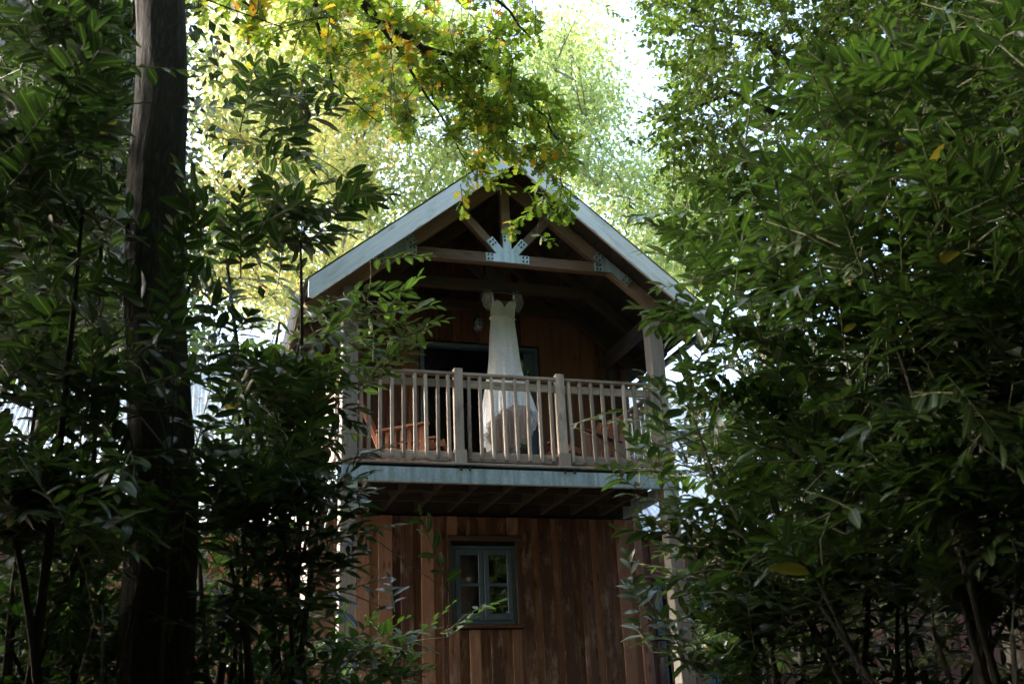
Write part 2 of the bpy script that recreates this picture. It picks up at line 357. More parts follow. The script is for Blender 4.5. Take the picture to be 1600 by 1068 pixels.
# side walls and rear
wm.box((XL+.03, WY+.13, GH), (XL+.11, 7.3, 2.1)); wm.box((XR-.11, WY+.13, GH), (XR-.03, 7.3, 2.1)); wm.box((XL+.11, 7.2, GH), (XR-.11, 7.3, 2.1))
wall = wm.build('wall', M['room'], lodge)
# lower boards
clad(wall, M['clad'], XL, WX0-.05, GH-.05, -.02, WY, seed=1)
clad(wall, M['clad'], WX1+.05, XR, GH-.05, -.02, WY, seed=2)
clad(wall, M['clad'], WX0-.05, WX1+.05, GH-.05, WZ0-.062, WY, .145, .125, seed=3, cut=1)
clad(wall, M['clad'], WX0-.05, WX1+.05, WZ1+.08, -.02, WY, .145, .125, seed=4)
# upper boards behind the balcony
tz = lambda x: roof_z(x, .14)
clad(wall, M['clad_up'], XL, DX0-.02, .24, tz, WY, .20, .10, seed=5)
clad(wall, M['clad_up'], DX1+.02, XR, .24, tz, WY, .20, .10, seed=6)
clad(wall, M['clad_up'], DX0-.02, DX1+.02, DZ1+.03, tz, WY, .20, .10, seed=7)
# side boards, weathered, with bright side light put into their colour
clad(wall, M['side'], WY-.02, 7.2, GH-.05, 2.0, XL+.012, .14, .10, seed=8, axis='y')
clad(wall, M['side'], WY-.02, 7.2, GH-.05, 2.0, XR-.012, .14, .10, seed=9, axis='y', outward=1)
beam('corner_board', (XL-.02, WY-.075, GH), (XL-.02, WY-.075, 2.1), .10, .03, M['clad'], lodge)
beam('corner_board', (XR+.02, WY-.075, GH), (XR+.02, WY-.075, 2.1), .10, .03, M['clad'], lodge)

# lower window
def casement_window(parent, x0, x1, z0, z1, y, cols=2, split=.5, fr=.05):
    win = box('window', (x0, y-.01, z0), (x0+fr, y+.06, z1), M['frame'], parent)
    box('window_frame', (x1-fr, y-.01, z0), (x1, y+.06, z1), M['frame'], win)
    box('window_frame', (x0+fr, y-.01, z0), (x1-fr, y+.06, z0+fr), M['frame'], win)
    box('window_frame', (x0+fr, y-.01, z1-fr), (x1-fr, y+.06, z1), M['frame'], win)
    wd = (x1-x0-2*fr)/cols
    for i in range(cols):
        a = x0+fr+i*wd+.004; b = a+wd-.008; s = .062; zb, zt = z0+fr+.004, z1-fr-.004; yy = y-.018-(.006*i)
        box('sash', (a, yy, zb), (a+s, yy+.045, zt), M['frame'], win)
        box('sash', (b-s, yy, zb), (b, yy+.045, zt), M['frame'], win)
        box('sash', (a+s, yy+.001, zb), (b-s, yy+.044, zb+s+.02), M['frame'], win)
        box('sash', (a+s, yy+.001, zt-s), (b-s, yy+.044, zt), M['frame'], win)
        zm = zb+s+(zt-zb-2*s)*split
        box('glazing_bar', (a+s, yy+.002, zm-.018), (b-s, yy+.04, zm+.018), M['frame'], win)
        for q0, q1 in ((zb+s+.02, zm-.018), (zm+.018, zt-s)):
            smesh('pane', [(a+s, yy+.022, q0), (b-s, yy+.022, q0), (b-s, yy+.022, q1), (a+s, yy+.022, q1)], [(0, 1, 2, 3)], M['glass'], win)
    return win
win = casement_window(lodge, WX0, WX1, WZ0, WZ1, WY-.02)
box('window_sill', (WX0-.07, WY-.085, WZ0-.045), (WX1+.08, WY+.0, WZ0-.004), M['clad'], lodge)
box('window_trim', (WX0-.05, WY-.062, WZ0), (WX0-.002, WY-.02, WZ1+.06), M['truss_shaded'], lodge)
box('window_trim', (WX1+.002, WY-.062, WZ0), (WX1+.05, WY-.02, WZ1+.06), M['truss_shaded'], lodge)
box('window_trim', (WX0-.05, WY-.078, WZ1+.06), (WX1+.05, WY-.02, WZ1+.12), M['truss_shaded'], lodge)

# balcony door
f = .055
door = box('door_frame', (DX0, WY-.05, DZ0), (DX0+f, WY+.06, DZ1), M['frame'], lodge)
box('frame_side', (DX1-f, WY-.05, DZ0), (DX1, WY+.06, DZ1), M['frame'], door)
box('frame_head', (DX0+f, WY-.05, DZ1-f), (DX1-f, WY+.06, DZ1), M['frame'], door)
box('threshold', (DX0+f, WY-.05, DZ0-.02), (DX1-f, WY+.1, DZ0+.03), M['frame'], door)
# right leaf, swung outwards a little; left leaf swung inwards
lf = empty_leaf = box('door', (DX1-.20, WY-.03, DZ0+.04), (DX1-.06, WY+.02, DZ1-f-.01), M['frame'], lodge)
tag(lf, 'blue grey door leaf standing part open')
hb = MB(); hb.tube([(DX1-.15, WY-.06, 1.98), (DX1-.15, WY-.075, 1.92), (DX1-.15, WY-.075, 1.78)], .012, 6); hb.box((DX1-.165, WY-.05, 1.80), (DX1-.135, WY-.031, 2.02)); hb.build('handle', M['chrome'], lf)
box('door_rail', (DX1-.62, WY+.05, DZ0+.05), (DX1-.56, WY+.10, DZ1-.1), M['frame'], lf)
smesh('pane', [(DX1-.56, WY+.07, .3), (DX1-.20, WY+.01, .3), (DX1-.20, WY+.01, 2.25), (DX1-.56, WY+.07, 2.25)], [(0, 1, 2, 3)], M['glass'], lf)
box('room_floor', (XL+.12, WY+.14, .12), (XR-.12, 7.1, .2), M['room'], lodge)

# posts, beams, deck
PX0, PX1 = .09, 3.93
for x in (PX0, PX1):
    beam('post', (x, 0, GH-.1), (x, 0, roof_z(x, .30)), .18, .18, M['post'], lodge, ch=.008)
for x in (PX0-.02, PX1+.03):
    beam('wall_post', (x, WY-.16, .24), (x, WY-.16, 2.05), .12, .12, M['dark'], lodge)
# galvanised front channel: web with two flanges
cm = MB()
def chan(x0, x1, y, z0, z1, dy=-1):
    cm.box((x0, y-.012, z0+.008), (x1, y, z1-.008)); cm.box((x0, y-.08, z0), (x1, y+.001, z0+.009)); cm.box((x0, y-.08, z1-.009), (x1, y+.001, z1))
cm.box((-.01, -.125, 0), (4.03, -.113, .165)); cm.box((-.01, -.112, 0.0), (4.03, -.06, .01)); cm.box((-.01, -.112, .155), (4.03, -.06, .165))
fb = cm.build('steel_beam', M['steel'], lodge)
for x in (-.03, 4.03):
    m2 = MB(); m2.box((x-.01, -.11, .0), (x+.01, WY-.05, .165)); m2.box((x-.03, -.105, .0-.008), (x+.03, WY-.05, .004)); m2.build('steel_beam', M['steel'], lodge)
cp = MB(); cp.box((-.005, -.108, -.10), (.185, -.092, .002)); cp.build('post_cap', M['plate'], lodge)
cp = MB(); cp.box((3.835, -.108, -.10), (4.025, -.092, .002)); cp.build('post_cap', M['plate'], lodge)
for x in np.arange(.35, 3.9, .42):
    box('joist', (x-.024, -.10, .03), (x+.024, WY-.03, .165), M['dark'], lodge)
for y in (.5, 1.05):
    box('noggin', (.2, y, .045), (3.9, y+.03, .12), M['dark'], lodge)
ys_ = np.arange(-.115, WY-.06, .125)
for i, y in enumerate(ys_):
    box('deck_board', (-.04, y, .212), (4.06, y+.118, .238), M['grey'] if i == 0 else M['dark'], lodge)  # boards behind the front one have under-deck shade put into their colour
box('deck_bearer', (-.02, -.06, .168), (4.04, -.02, .21), M['dark'], lodge)
cl = MB()
for x in (1.345, 1.45, 2.59, 2.71): cl.box((x-.012, -.135, .14), (x+.012, -.126, .20)); cl.box((x-.06, -.15, .195), (x+.06, -.127, .207))
cl.build('clamp', M['bolt'], lodge)
# steel brace at the left end of the deck
br = MB(); br.tube([(-.035, -.09, .0), (-.035, .9, -.35)], .014, 6); br.build('steel_brace', M['plate'], lodge)

# railing
rail = box('balcony_railing', (.18, -.055, 1.305), (1.31, .045, 1.34), M['grey'], lodge)
box('hand_rail', (1.41, -.055, 1.305), (2.57, .045, 1.34), M['grey'], rail)
box('hand_rail', (2.67, -.055, 1.305), (3.80, .045, 1.34), M['grey'], rail)
bays = [(.18, 1.31), (1.41, 2.57), (2.67, 3.80)]
for a, b in bays:
    box('upper_rail', (a, -.005, 1.17), (b, .03, 1.262), M['grey'], rail)
    box('lower_rail', (a, -.005, .285), (b, .03, .392), M['grey'], rail)
    for i in range(8):
        x = a+(b-a)*(i+.5)/8 if a > .2 else a+.07+(b-a-.07)*(i+.5)/8
        beam('baluster', (x, -.028, .305+random.uniform(-.006, .006)), (x+random.uniform(-.009, .009), -.028, 1.303), .038, .040, M['grey'], rail)
beam('baluster', (.225, -.028, .3), (.225, -.028, 1.303), .04, .04, M['grey'], rail)
for x in (1.36, 2.62):
    beam('newel_post', (x, -.02, .40), (x, -.02, 1.385), .10, .10, M['grey'], rail)
    beam('newel_post', (x+.004, -.022, .24), (x+.004, -.022, .398), .135, .125, M['grey'], rail)
beam('newel_post', (3.82, -.045, .24), (3.82, -.045, 1.345), .04, .11, M['grey'], rail)
# side railings going back to the wall
for x, s in ((.0, 1), (4.0, -1)):
    sr = box('side_railing', (x-.04, .1, 1.305), (x+.04, WY-.1, 1.34), M['side'] if s > 0 else M['grey'], lodge)  # left railing paler, side light put into its colour
    box('upper_rail', (x+.0*s, .1, 1.17), (x+.03, WY-.1, 1.262), M['grey'], sr)
    box('lower_rail', (x+.0*s, .1, .285), (x+.03, WY-.1, .392), M['grey'], sr)
    for i in range(10):
        y = .17+i*.14
        beam('baluster', (x-.025*s, y, .305), (x-.025*s, y, 1.303), .042, .042, M['side'] if s > 0 else M['grey'], sr)  # left balusters share the paler tone that holds the side light

# roof: trusses
def gusset(parent, outline, c, y, th=.008, mat=None):
    n = len(outline); vs = [(c[0]+a, y-th, c[1]+b) for a, b in outline]+[(c[0]+a, y, c[1]+b) for a, b in outline]
    fs = [tuple(range(n)), tuple(range(2*n-1, n-1, -1))]+[(i, i+n, (i+1) % n+n, (i+1) % n) for i in range(n)]
    return smesh('gusset_plate', vs, fs, mat or M['plate'], parent)
boltm = MB()
pr = [(.013*math.cos(k*math.pi/3), .013*math.sin(k*math.pi/3)) for k in range(6)]
boltm.add([(a, 0, b) for a, b in pr]+[(a*.85, -.018, b*.85) for a, b in pr], [tuple(range(6, 12))]+[(i, (i+1) % 6, 6+(i+1) % 6, 6+i) for i in range(6)])
bolt_me = mesh('bolt', boltm.v, boltm.f, M['bolt'])
def bolts(parent, pts, y):
    for a, b in pts: link('bolt', bolt_me, Matrix.Translation(V((a, y-.006, b))), parent)

RD = (1/math.hypot(1, SL), SL/math.hypot(1, SL))
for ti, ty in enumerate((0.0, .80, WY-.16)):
    mt = M['oakbeam'] if ti == 0 else M['truss_shaded']; wdt = .10  # trusses behind the front one have roof shade in their colour
    truss = beam('truss', (CX-1.44, ty, 2.865), (CX+1.44, ty, 2.865), .135, wdt, mt, lodge, (0, 0, 1))
    for s in (-1, 1):
        p0 = V((CX+s*2.42, ty, roof_z(CX+2.42, .205))); p1 = V((CX+s*.02, ty, roof_z(CX+.02, .205)))
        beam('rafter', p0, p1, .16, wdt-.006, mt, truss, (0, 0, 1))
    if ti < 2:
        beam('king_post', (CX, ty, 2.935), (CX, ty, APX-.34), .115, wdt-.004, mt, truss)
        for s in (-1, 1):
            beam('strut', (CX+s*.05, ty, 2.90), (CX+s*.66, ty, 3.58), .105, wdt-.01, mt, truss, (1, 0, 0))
    if ti == 0:
        half = [(.28, 0), (.28, .11), (.138, .11), (.272, .27), (.188, .341), (.055, .181), (.055, .38)]
        g = gusset(truss, half+[(-a, b) for a, b in reversed(half)], (CX, 2.815), ty-.052)
        bl = [(.25, .085), (.25, .03), (.20, .085), (.20, .03), (.22, .262), (.185, .292), (.185, .225), (.152, .255), (.03, .35), (.03, .30)]
        bolts(g, [(CX+s*a, 2.815+b) for a, b in bl for s in (-1, 1)], ty-.056)
        for s in (-1, 1):
            jx, jz = CX+s*1.385, 2.865
            ex, ez = -s*RD[0], RD[1]           # up the slope
            nx, nz = s*RD[1], RD[0]            # away from the room
            def P(al, ac): return (ex*al+nx*ac, ez*al+nz*ac)
            pl = [P(.27, .06), P(.27, -.055), P(.13, -.055), (-s*.235, .058), (-s*.235, -.058), (s*.0, -.058), P(-.14, -.055), P(-.30, -.055), P(-.30, .06)]
            g = gusset(truss, pl if s > 0 else pl[::-1], (jx, jz), ty-.056, mat=M['steel'])  # darker steel paints the overhang's shade onto these plates
            bl = [P(.24, .03), P(.24, -.03), P(.18, .03), P(.18, -.03), P(-.27, .03), P(-.27, -.03), P(-.21, .03), P(-.21, -.03), (-s*.205, .03), (-s*.205, -.03), (-s*.155, .03), (-s*.155, -.03)]
            bolts(g, [(jx+a_, jz+b_) for a_, b_ in bl], ty-.060)
    if ti == 0:
        for s in (-1, 1):
            pa = P
            g = MB(); q = (CX+s*.60, ty-.058, 3.52); g.box((q[0]-.05, q[1]-.004, q[2]-.05), (q[0]+.05, q[1]+.004, q[2]+.05))
            go = g.build('gusset_plate', M['plate'], truss); bolts(go, [(q[0]+.02, q[2]+.02), (q[0]-.02, q[2]-.02)], ty-.06)
for x in (PX0, PX1):
    box('eaves_plate', (x-.07, .09, 2.13), (x+.07, WY, 2.27), M['truss_shaded'], lodge)
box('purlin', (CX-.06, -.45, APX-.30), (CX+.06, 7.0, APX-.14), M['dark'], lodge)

# sarking boards (run front to back), barge boards, roof sheets
for s in (-1, 1):
    Ls = HALF*math.hypot(1, SL); n = 17
    sk = None
    for i in range(n):
        a = (i+.5)/n*HALF; x = CX+s*a; z = roof_z(x, .075)
        xh = (RD[0]*s, 0, -RD[1])
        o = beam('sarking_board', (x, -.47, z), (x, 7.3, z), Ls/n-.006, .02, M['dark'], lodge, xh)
    e0 = V((CX+s*HALF, 0, roof_z(CX+HALF))); a0 = V((CX, 0, APX))
    th = .035; dpz = .265; yb = -.49
    pts = [(a0.x, a0.z), (e0.x, e0.z), (e0.x, e0.z-.215), (e0.x-s*.06, e0.z-.215), (a0.x, a0.z-dpz)]
    if s > 0: pts = pts[::-1]
    n5 = len(pts); org = a0+V((0, yb, 0))
    # local frame along the slope so the grain follows the board
    zx = V((s*RD[0], 0, -RD[1])); xx = V((0, 1, 0)).cross(zx)
    mw = Matrix(((xx.x, 0, zx.x, org.x), (xx.y, 1, zx.y, org.y), (xx.z, 0, zx.z, org.z), (0, 0, 0, 1))); inv = mw.inverted()
    vs = [inv @ V((a, yb-th, b)) for a, b in pts]+[inv @ V((a, yb, b)) for a, b in pts]
    fs = [tuple(range(n5))[::-1], tuple(range(n5, 2*n5))]+[(i, (i+1) % n5, (i+1) % n5+n5, i+n5) for i in range(n5)]
    bb = smesh('bargeboard', vs, fs, M['barge'], lodge, mw)
    # inner batten behind the barge board
    beam('barge_batten', (CX+s*.03, -.44, APX-.20), (CX+s*(HALF-.03), -.44, roof_z(CX+HALF-.03, .20)), .05, .05, M['oakbeam'], lodge, (0, 1, 0))
    # roof sheets
    for j in range(8):
        y0 = -.53+j*.98; vs = []; fs = []
        nn = 26
        for k in range(nn+1):
            y = y0+(1.0)*k/nn; h = .012*math.sin(k/nn*2*math.pi*10)+.025
            vs += [(CX, y, APX+h), (CX+s*(HALF+.04), y, roof_z(CX+HALF+.04)+h)]
        for k in range(nn): fs.append((2*k, 2*k+1, 2*k+3, 2*k+2))
        smesh('roof_sheet', vs, fs, M['roof2'], lodge)
    # gutter
    gm = MB(); gx = CX+s*(HALF+.07); gzv = roof_z(CX+HALF)-.12; vs = []; fs = []
    for k in range(7):
        a = math.pi+math.pi*k/6
        for y in (-.42, 7.0): vs.append((gx+.06*math.cos(a), y, gzv+.06*math.sin(a)))
    for k in range(6): fs.append((2*k, 2*k+1, 2*k+3, 2*k+2))
    gm.add(vs, fs); gm.tube([(gx+.06, -.42, gzv), (gx+.06, 7.0, gzv)], .006, 4); gm.build('gutter', M['black'], lodge)
rd = MB(); rd.box((CX-.05, -.535, APX-.30), (CX+.05, -.527, APX+.03)); rd.build('apex_board', M['barge'], lodge)
nm = MB()
rdg = MB(); rdg.tube([(CX, -.53, APX+.03), (CX, 7.4, APX+.03)], .05, 8); rdg.build('ridge_cap', M['roof2'], lodge)

# downpipe & bulkhead lamp on the wall above the door
lamp = empty('wall_lamp', (2.08, WY-.055, 2.63), 'oval black bulkhead lamp with chrome guard on the wall beside the wedding dress', 'lamp')
lc = V((2.08, WY-.055, 2.63))
def ellip(cx, cz, a, b, y, n=20): return [(cx+a*math.cos(2*math.pi*k/n), y, cz+b*math.sin(2*math.pi*k/n)) for k in range(n)]
n = 20; vs = []; fs = []
for (a, b, y) in ((.078, .115, 0), (.078, .115, -.03), (.066, .10, -.045)): vs += ellip(lc.x, lc.z, a, b, lc.y+y)
for r_ in range(2): fs += [(r_*n+k, r_*n+(k+1) % n, (r_+1)*n+(k+1) % n, (r_+1)*n+k) for k in range(n)]
fs.append(tuple(range(2*n, 3*n)))
smesh('lamp_base', vs, fs, M['black'], lamp, smooth=False)
vs = []; fs = []
for i in range(6):
    a = i/5*math.pi/2; vs += ellip(lc.x, lc.z, .058*math.cos(a)+.001, .09*math.cos(a)+.001, lc.y-.046-.05*math.sin(a))
for r_ in range(5): fs += [(r_*n+k, r_*n+(k+1) % n, (r_+1)*n+(k+1) % n, (r_+1)*n+k) for k in range(n)]
smesh('lamp_glass', vs, fs, plain('frosted_lamp_glass', (.22, .27, .32), .12), lamp, smooth=True)
gm = MB(); ring = ellip(lc.x, lc.z, .068, .103, lc.y-.05, 24); gm.tube(ring+ring[:1], .007, 5)
gm.tube([(lc.x, lc.y-.05+(-.062)*math.sin(t), lc.z+.10*math.cos(t)) for t in np.linspace(0, math.pi, 9)], .005, 5)
for dz in (-.03, .03): gm.tube([(lc.x+.062*math.cos(t), lc.y-.05-.055*math.sin(t), lc.z+dz) for t in np.linspace(0, math.pi, 9)], .004, 5)
gm.build('lamp_guard', M['chrome'], lamp, smooth=True)

# ------------------------------------------------------------------ slatted chairs on the balcony
def chair(loc, ang, label):
    root = empty('slatted_armchair', loc, label, 'chair', 'slatted hardwood armchairs on the balcony')
    R = Matrix.Translation(V(loc)) @ Matrix.Rotation(ang, 4, 'Z')
    def bm(name, a, b, wd, dp, hint=(0, 1, 0), par=root):
        a = R @ V(a); b = R @ V(b); h = R.to_3x3() @ V(hint); return beam(name, a, b, wd, dp, M['chair'], par, h)
    for s in (-1, 1):
        y = s*.33
        bm('armrest', (-.30, y, .56), (.34, y, .64), .10, .028)
        bm('leg', (.27, y, 0), (.27, y, .615), .04, .09)
        bm('leg', (-.27, y, 0), (-.27, y, .555), .04, .06)
        bm('side_rail', (-.27, y, .12), (.27, y, .12), .03, .06)
        for k in range(5): bm('side_slat', (-.17+k*.09, y, .12), (-.17+k*.09, y, .575+k*.01), .02, .045)
        bm('back_post', (-.22, s*.27, .22), (-.52, s*.27, 1.0), .04, .05)
    for k in range(6): bm('back_slat', (-.20, -.21+k*.084, .26), (-.49, -.21+k*.084, .97), .055, .018)
    bm('back_rail', (-.50, -.29, .96), (-.50, .29, .96), .06, .03, (0, 0, 1))
    bm('back_rail', (-.27, -.25, .34), (-.27, .25, .34), .05, .03, (0, 0, 1))
    for k in range(6): bm('seat_slat', (-.17+k*.095, -.29, .30+k*.018), (-.17+k*.095, .29, .30+k*.018), .075, .02, (1, 0, 0))
    for s in (-1, 1): bm('seat_rail', (-.24, s*.28, .25), (.52, s*.28, .40), .03, .07, (0, 1, 0))
    bm('seat_front', (.50, -.29, .40), (.50, .29, .40), .10, .022, (0, 0, 1))
    return root
chair((.93, .95, .24), math.radians(-20), 'slatted hardwood armchair on the left of the balcony, facing right')
chair((3.30, .95, .24), math.radians(200), 'slatted hardwood armchair on the right of the balcony, facing left')

# ------------------------------------------------------------------ wedding dress
DC = (2.19, .78)
def fabric(name, col, trans=.25, alpha=1.0, lace=0.0):
    m, t, b = newmat(name); L = t.links.new
    g = t.nodes.new('ShaderNodeNewGeometry')
    vo = N(t, 'ShaderNodeTexVoronoi', Scale=26.0); L(g.outputs['Position'], vo.inputs['Vector'])
    nz = N(t, 'ShaderNodeTexNoise', Scale=38.0, Detail=4.0); L(g.outputs['Position'], nz.inputs['Vector'])
    h = math_(t, 'ADD', vo.outputs['Distance'], nz.outputs[0])
    cr = ramp(t, h, [(.5, tuple(c*(1-.28*lace) for c in col)), (.95, col)]); L(cr.outputs[0], b.inputs['Base Color'])
    b.inputs['Roughness'].default_value = .7; b.inputs['Sheen Weight'].default_value = .6
    bp = N(t, 'ShaderNodeBump', Strength=.5*lace+.05, Distance=.006); L(h, bp.inputs['Height']); L(bp.outputs[0], b.inputs['Normal'])
    tr = t.nodes.new('ShaderNodeBsdfTranslucent'); tr.inputs[0].default_value = (*col, 1)
    mx = t.nodes.new('ShaderNodeMixShader'); mx.inputs[0].default_value = trans; L(b.outputs[0], mx.inputs[1]); L(tr.outputs[0], mx.inputs[2]); out = mx.outputs[0]
    if alpha < 1:
        tp = t.nodes.new('ShaderNodeBsdfTransparent'); m2 = t.nodes.new('ShaderNodeMixShader')
        nn = N(t, 'ShaderNodeTexNoise', Scale=16.0, Detail=4.0); L(g.outputs['Position'], nn.inputs['Vector'])
        al = ramp(t, nn.outputs[0], [(.3, (alpha*.75,)*3), (.7, (min(1, alpha*1.25),)*3)])
        L(al.outputs[0], m2.inputs[0]); L(tp.outputs[0], m2.inputs[1]); L(out, m2.inputs[2]); out = m2.outputs[0]
    L(out, t.nodes['Material Output'].inputs[0]); return m
M['lace'] = fabric('ivory_lace', (.92, .95, .98), .4, lace=1.0)
M['tulle'] = fabric('ivory_tulle', (.88, .90, .92), .4, alpha=.6)
M['puff'] = fabric('puff_tulle', (.88, .90, .90), .4, alpha=.26)
M['sheer'] = fabric('sheer_tulle', (.80, .82, .82), .3, alpha=.16)
M['lining'] = fabric('blush_lining', (.94, .86, .82), .6)
M['satin'] = fabric('champagne_bodice', (.74, .75, .71), .3, lace=.8)
dress = empty('wedding_dress', (2.2, .8, .66), 'long ivory lace wedding dress hanging from a roof beam over the balcony', 'wedding dress')
rows = [(2.60, 2.205, .165, .075), (2.50, 2.195, .165, .085), (2.40, 2.19, .160, .08), (2.30, 2.19, .168, .085), (2.15, 2.19, .185, .10), (2.0, 2.19, .195, .12), (1.85, 2.19, .202, .14),
        (1.7, 2.19, .218, .16), (1.6, 2.19, .238, .19), (1.45, 2.195, .272, .24), (1.3, 2.20, .305, .28), (1.15, 2.20, .335, .32), (1.0, 2.205, .355, .34), (.85, 2.20, .35, .35), (.70, 2.20, .30, .36)]
rz_ = [r[0] for r in rows][::-1]
def prof(z):
    return [float(np.interp(z, rz_, [r[i] for r in rows][::-1])) for i in (1, 2, 3)]
def skirt(ztop, hemf, scale, mat, name, folds=9, amp=.05, nr=46, nc=96, seed=0, parent=dress):
    rr = random.Random(seed); ph = [rr.uniform(0, 6.28) for _ in range(4)]; vs = []; fs = []
    for j in range(nc):
        th = 2*math.pi*j/nc
        hz = hemf(th)
        zt = ztop(th) if callable(ztop) else ztop
        for i in range(nr+1):
            z = zt+(hz-zt)*i/nr; cx, a, b = prof(z); low = max(0, (2.25-z)/1.5)**1.2
            fo = 1+amp*low*(1.3*(abs(math.sin(folds*th*.5+ph[0]+.9*math.sin(z*2)))-.6)+.5*math.sin(2*folds*th+ph[1]-z)+.6*math.sin(3*th+ph[2]))
            fo += .010*math.sin(23*th+z*3)*(1 if z < 2.38 else .2)+.012*math.sin(11*th+1.0)*(1 if z < 2.38 else .3)
            vs.append((cx+a*scale*fo*math.cos(th), DC[1]+b*scale*fo*math.sin(th), z))
    for j in range(nc):
        k = (j+1) % nc
        for i in range(nr): fs.append((j*(nr+1)+i, j*(nr+1)+i+1, k*(nr+1)+i+1, k*(nr+1)+i))
    return smesh(name, vs, fs, mat, parent, smooth=True)
def hem_over(th):    # th = -pi/2 faces the camera
    s = math.sin(th); c = math.cos(th)
    front = .5-.5*s; side = c
    z = .74+.40*front**1.5 + .10*max(0, c) - (.10*max(0, -c) if s < .4 else 0)
    return z+.012*math.sin(11*th)
def ztop_b(th):
    c = abs(math.cos(th))
    if math.sin(th) < 0: return 2.535+.105*math.sin(math.pi*min(1, c/1.05)**.8*.78)
    return 2.56
skirt(2.415, hem_over, 1.0, M['lace'], 'skirt', 11, .15)
skirt(1.72, lambda th: hem_over(th)-.0+(.03 if math.sin(th) < 0 else -.02), (.85), M['lining'], 'lining', 11, .13, seed=0)
skirt(1.3, lambda th: hem_over(th)-.035-.10*max(0, math.sin(th))+.018*math.sin(23*th)+.012*math.sin(37*th), .93, M['tulle'], 'tulle_underskirt', 11, .14, seed=0)
bod = skirt(ztop_b, lambda th: 2.41, 1.0, M['satin'], 'bodice', 2, .0, nr=10)
bt = MB(); ring = [(prof(2.405)[0]+(prof(2.405)[1]+.008)*math.cos(a), DC[1]+(prof(2.405)[2]+.008)*math.sin(a), 2.41+.006*math.sin(2*a)) for a in np.linspace(0, 2*math.pi, 33)]
bt.tube(ring, .011, 6)
for k in range(5):
    a = k*1.256; bt.tube([(2.235, DC[1]-.1, 2.405), (2.235+.03*math.cos(a), DC[1]-.108, 2.405+.024*math.sin(a)), (2.235+.012*math.cos(a+.6), DC[1]-.104, 2.405+.012*math.sin(a+.6))], [.004, .009, .004], 5)
bt.build('belt', M['lace'], dress, smooth=True)
# sheer yoke
vs = []; fs = []
for i in range(13):
    x = 2.045+.32*i/12; zt = 2.70-.045*math.sin(math.pi*i/12); zb = ztop_b(math.atan2(-1, (x-2.205)/.165*1.0) if abs((x-2.205)/.165) < .01 else -math.acos(max(-1, min(1, (x-2.205)/.165))))
    yy = DC[1]-.075*math.sqrt(max(0, 1-((x-2.205)/.17)**2))-.004
    vs += [(x, yy*.6+DC[1]*.4, zt), (x, yy, zb-.01)]
for i in range(12): fs.append((2*i, 2*i+1, 2*i+3, 2*i+2))
smesh('sheer_yoke', vs, fs, M['sheer'], dress, smooth=True)
for s, sx in ((-1, 2.005), (1, 2.395)):
    vs = []; fs = []; nu, nv = 36, 14; rr = random.Random(s+5)
    for j in range(nv+1):
        t = j/nv; z = 2.80-.29*t; w_ = .074*math.sin(math.pi*min(1, .15+.85*t))**.6 * (1 if t < .8 else .75)
        for i in range(nu):
            a = 2*math.pi*i/nu; q = 1+.06*math.sin(11*a)+.09*math.sin(4*a-2*t)+rr.uniform(-.04, .04)
            vs.append((sx+s*.015*math.sin(t*3)+w_*q*math.cos(a), DC[1]+w_*q*.8*math.sin(a), z+.012*math.sin(3*a)))
    for j in range(nv):
        for i in range(nu): k = (i+1) % nu; fs.append((j*nu+i, j*nu+k, (j+1)*nu+k, (j+1)*nu+i))
    smesh('sleeve', vs, fs, M['puff'], dress, smooth=True)
for s, sx in ((-1, 2.06), (1, 2.35)):
    sm = MB(); sm.tube([(sx, DC[1]-.01, 2.755), (sx+s*.004, DC[1]-.03, 2.66), (sx-s*.0, DC[1]-.05, 2.57)], [.01, .014, .01], 5); sm.build('strap', M['lace'], dress)
hg = empty('coat_hanger', (2.2, .78, 2.75), 'thin wooden coat hanger holding the wedding dress under the beam', 'hanger')
hm = MB(); hm.tube([(2.02, .78, 2.765), (2.12, .78, 2.775), (2.2, .78, 2.79), (2.28, .78, 2.775), (2.38, .78, 2.755)], .008, 6); hm.build('hanger_bar', M['oakbeam'], hg)
hm = MB(); hm.tube([(2.2, .78, 2.79), (2.2, .78, 2.80), (2.2, .76, 2.83), (2.2, .742, 2.88), (2.2, .742, 2.935), (2.2, .80, 2.945)], .003, 5); hm.build('hook', M['chrome'], hg)

# ------------------------------------------------------------------ long barn behind
barn = empty('long_barn', (3, 3.3, GH), 'long low barn behind with a pale rust-stained corrugated roof and red brown boards', 'building')
BX0, BX1, BY, EZ, RY, RZ = -9.0, 14.0, 3.3, .12, 7.5, 3.95
bw = MB()
bw.box((BX0, BY+.03, GH-.1), (XL-.03, BY+.15, EZ+.1)); bw.box((XR+.03, BY+.03, GH-.1), (BX1, BY+.15, EZ+.1)); bw.box((BX0, 11.6, GH-.1), (BX1, 11.7, EZ+.1))
for x in (BX0, BX1-.1):
    bw.add([(x, BY+.15, GH), (x+.1, BY+.15, GH), (x+.1, 11.6, GH), (x, 11.6, GH), (x, BY+.15, EZ), (x+.1, BY+.15, EZ), (x+.1, 11.6, EZ), (x, 11.6, EZ), (x, RY, RZ-.15), (x+.1, RY, RZ-.15)],
           [(0, 1, 5, 4), (2, 3, 7, 6), (0, 4, 8, 7, 3), (1, 2, 6, 9, 5), (4, 5, 9, 8), (6, 7, 8, 9)])
bwall = bw.build('wall', M['clad_barn'], barn)
clad(bwall, M['clad_barn'], BX0, XL-.06, GH-.05, EZ, BY, .17, .10, seed=21)
clad(bwall, M['clad_barn'], XR+.10, 5.12, GH-.05, EZ, BY, .17, .10, seed=22)
clad(bwall, M['clad_barn'], 5.12, 6.9, -.55, EZ, BY, .17, .10, seed=24)
clad(bwall, M['clad_barn'], 6.9, BX1, GH-.05, EZ, BY, .17, .10, seed=23)
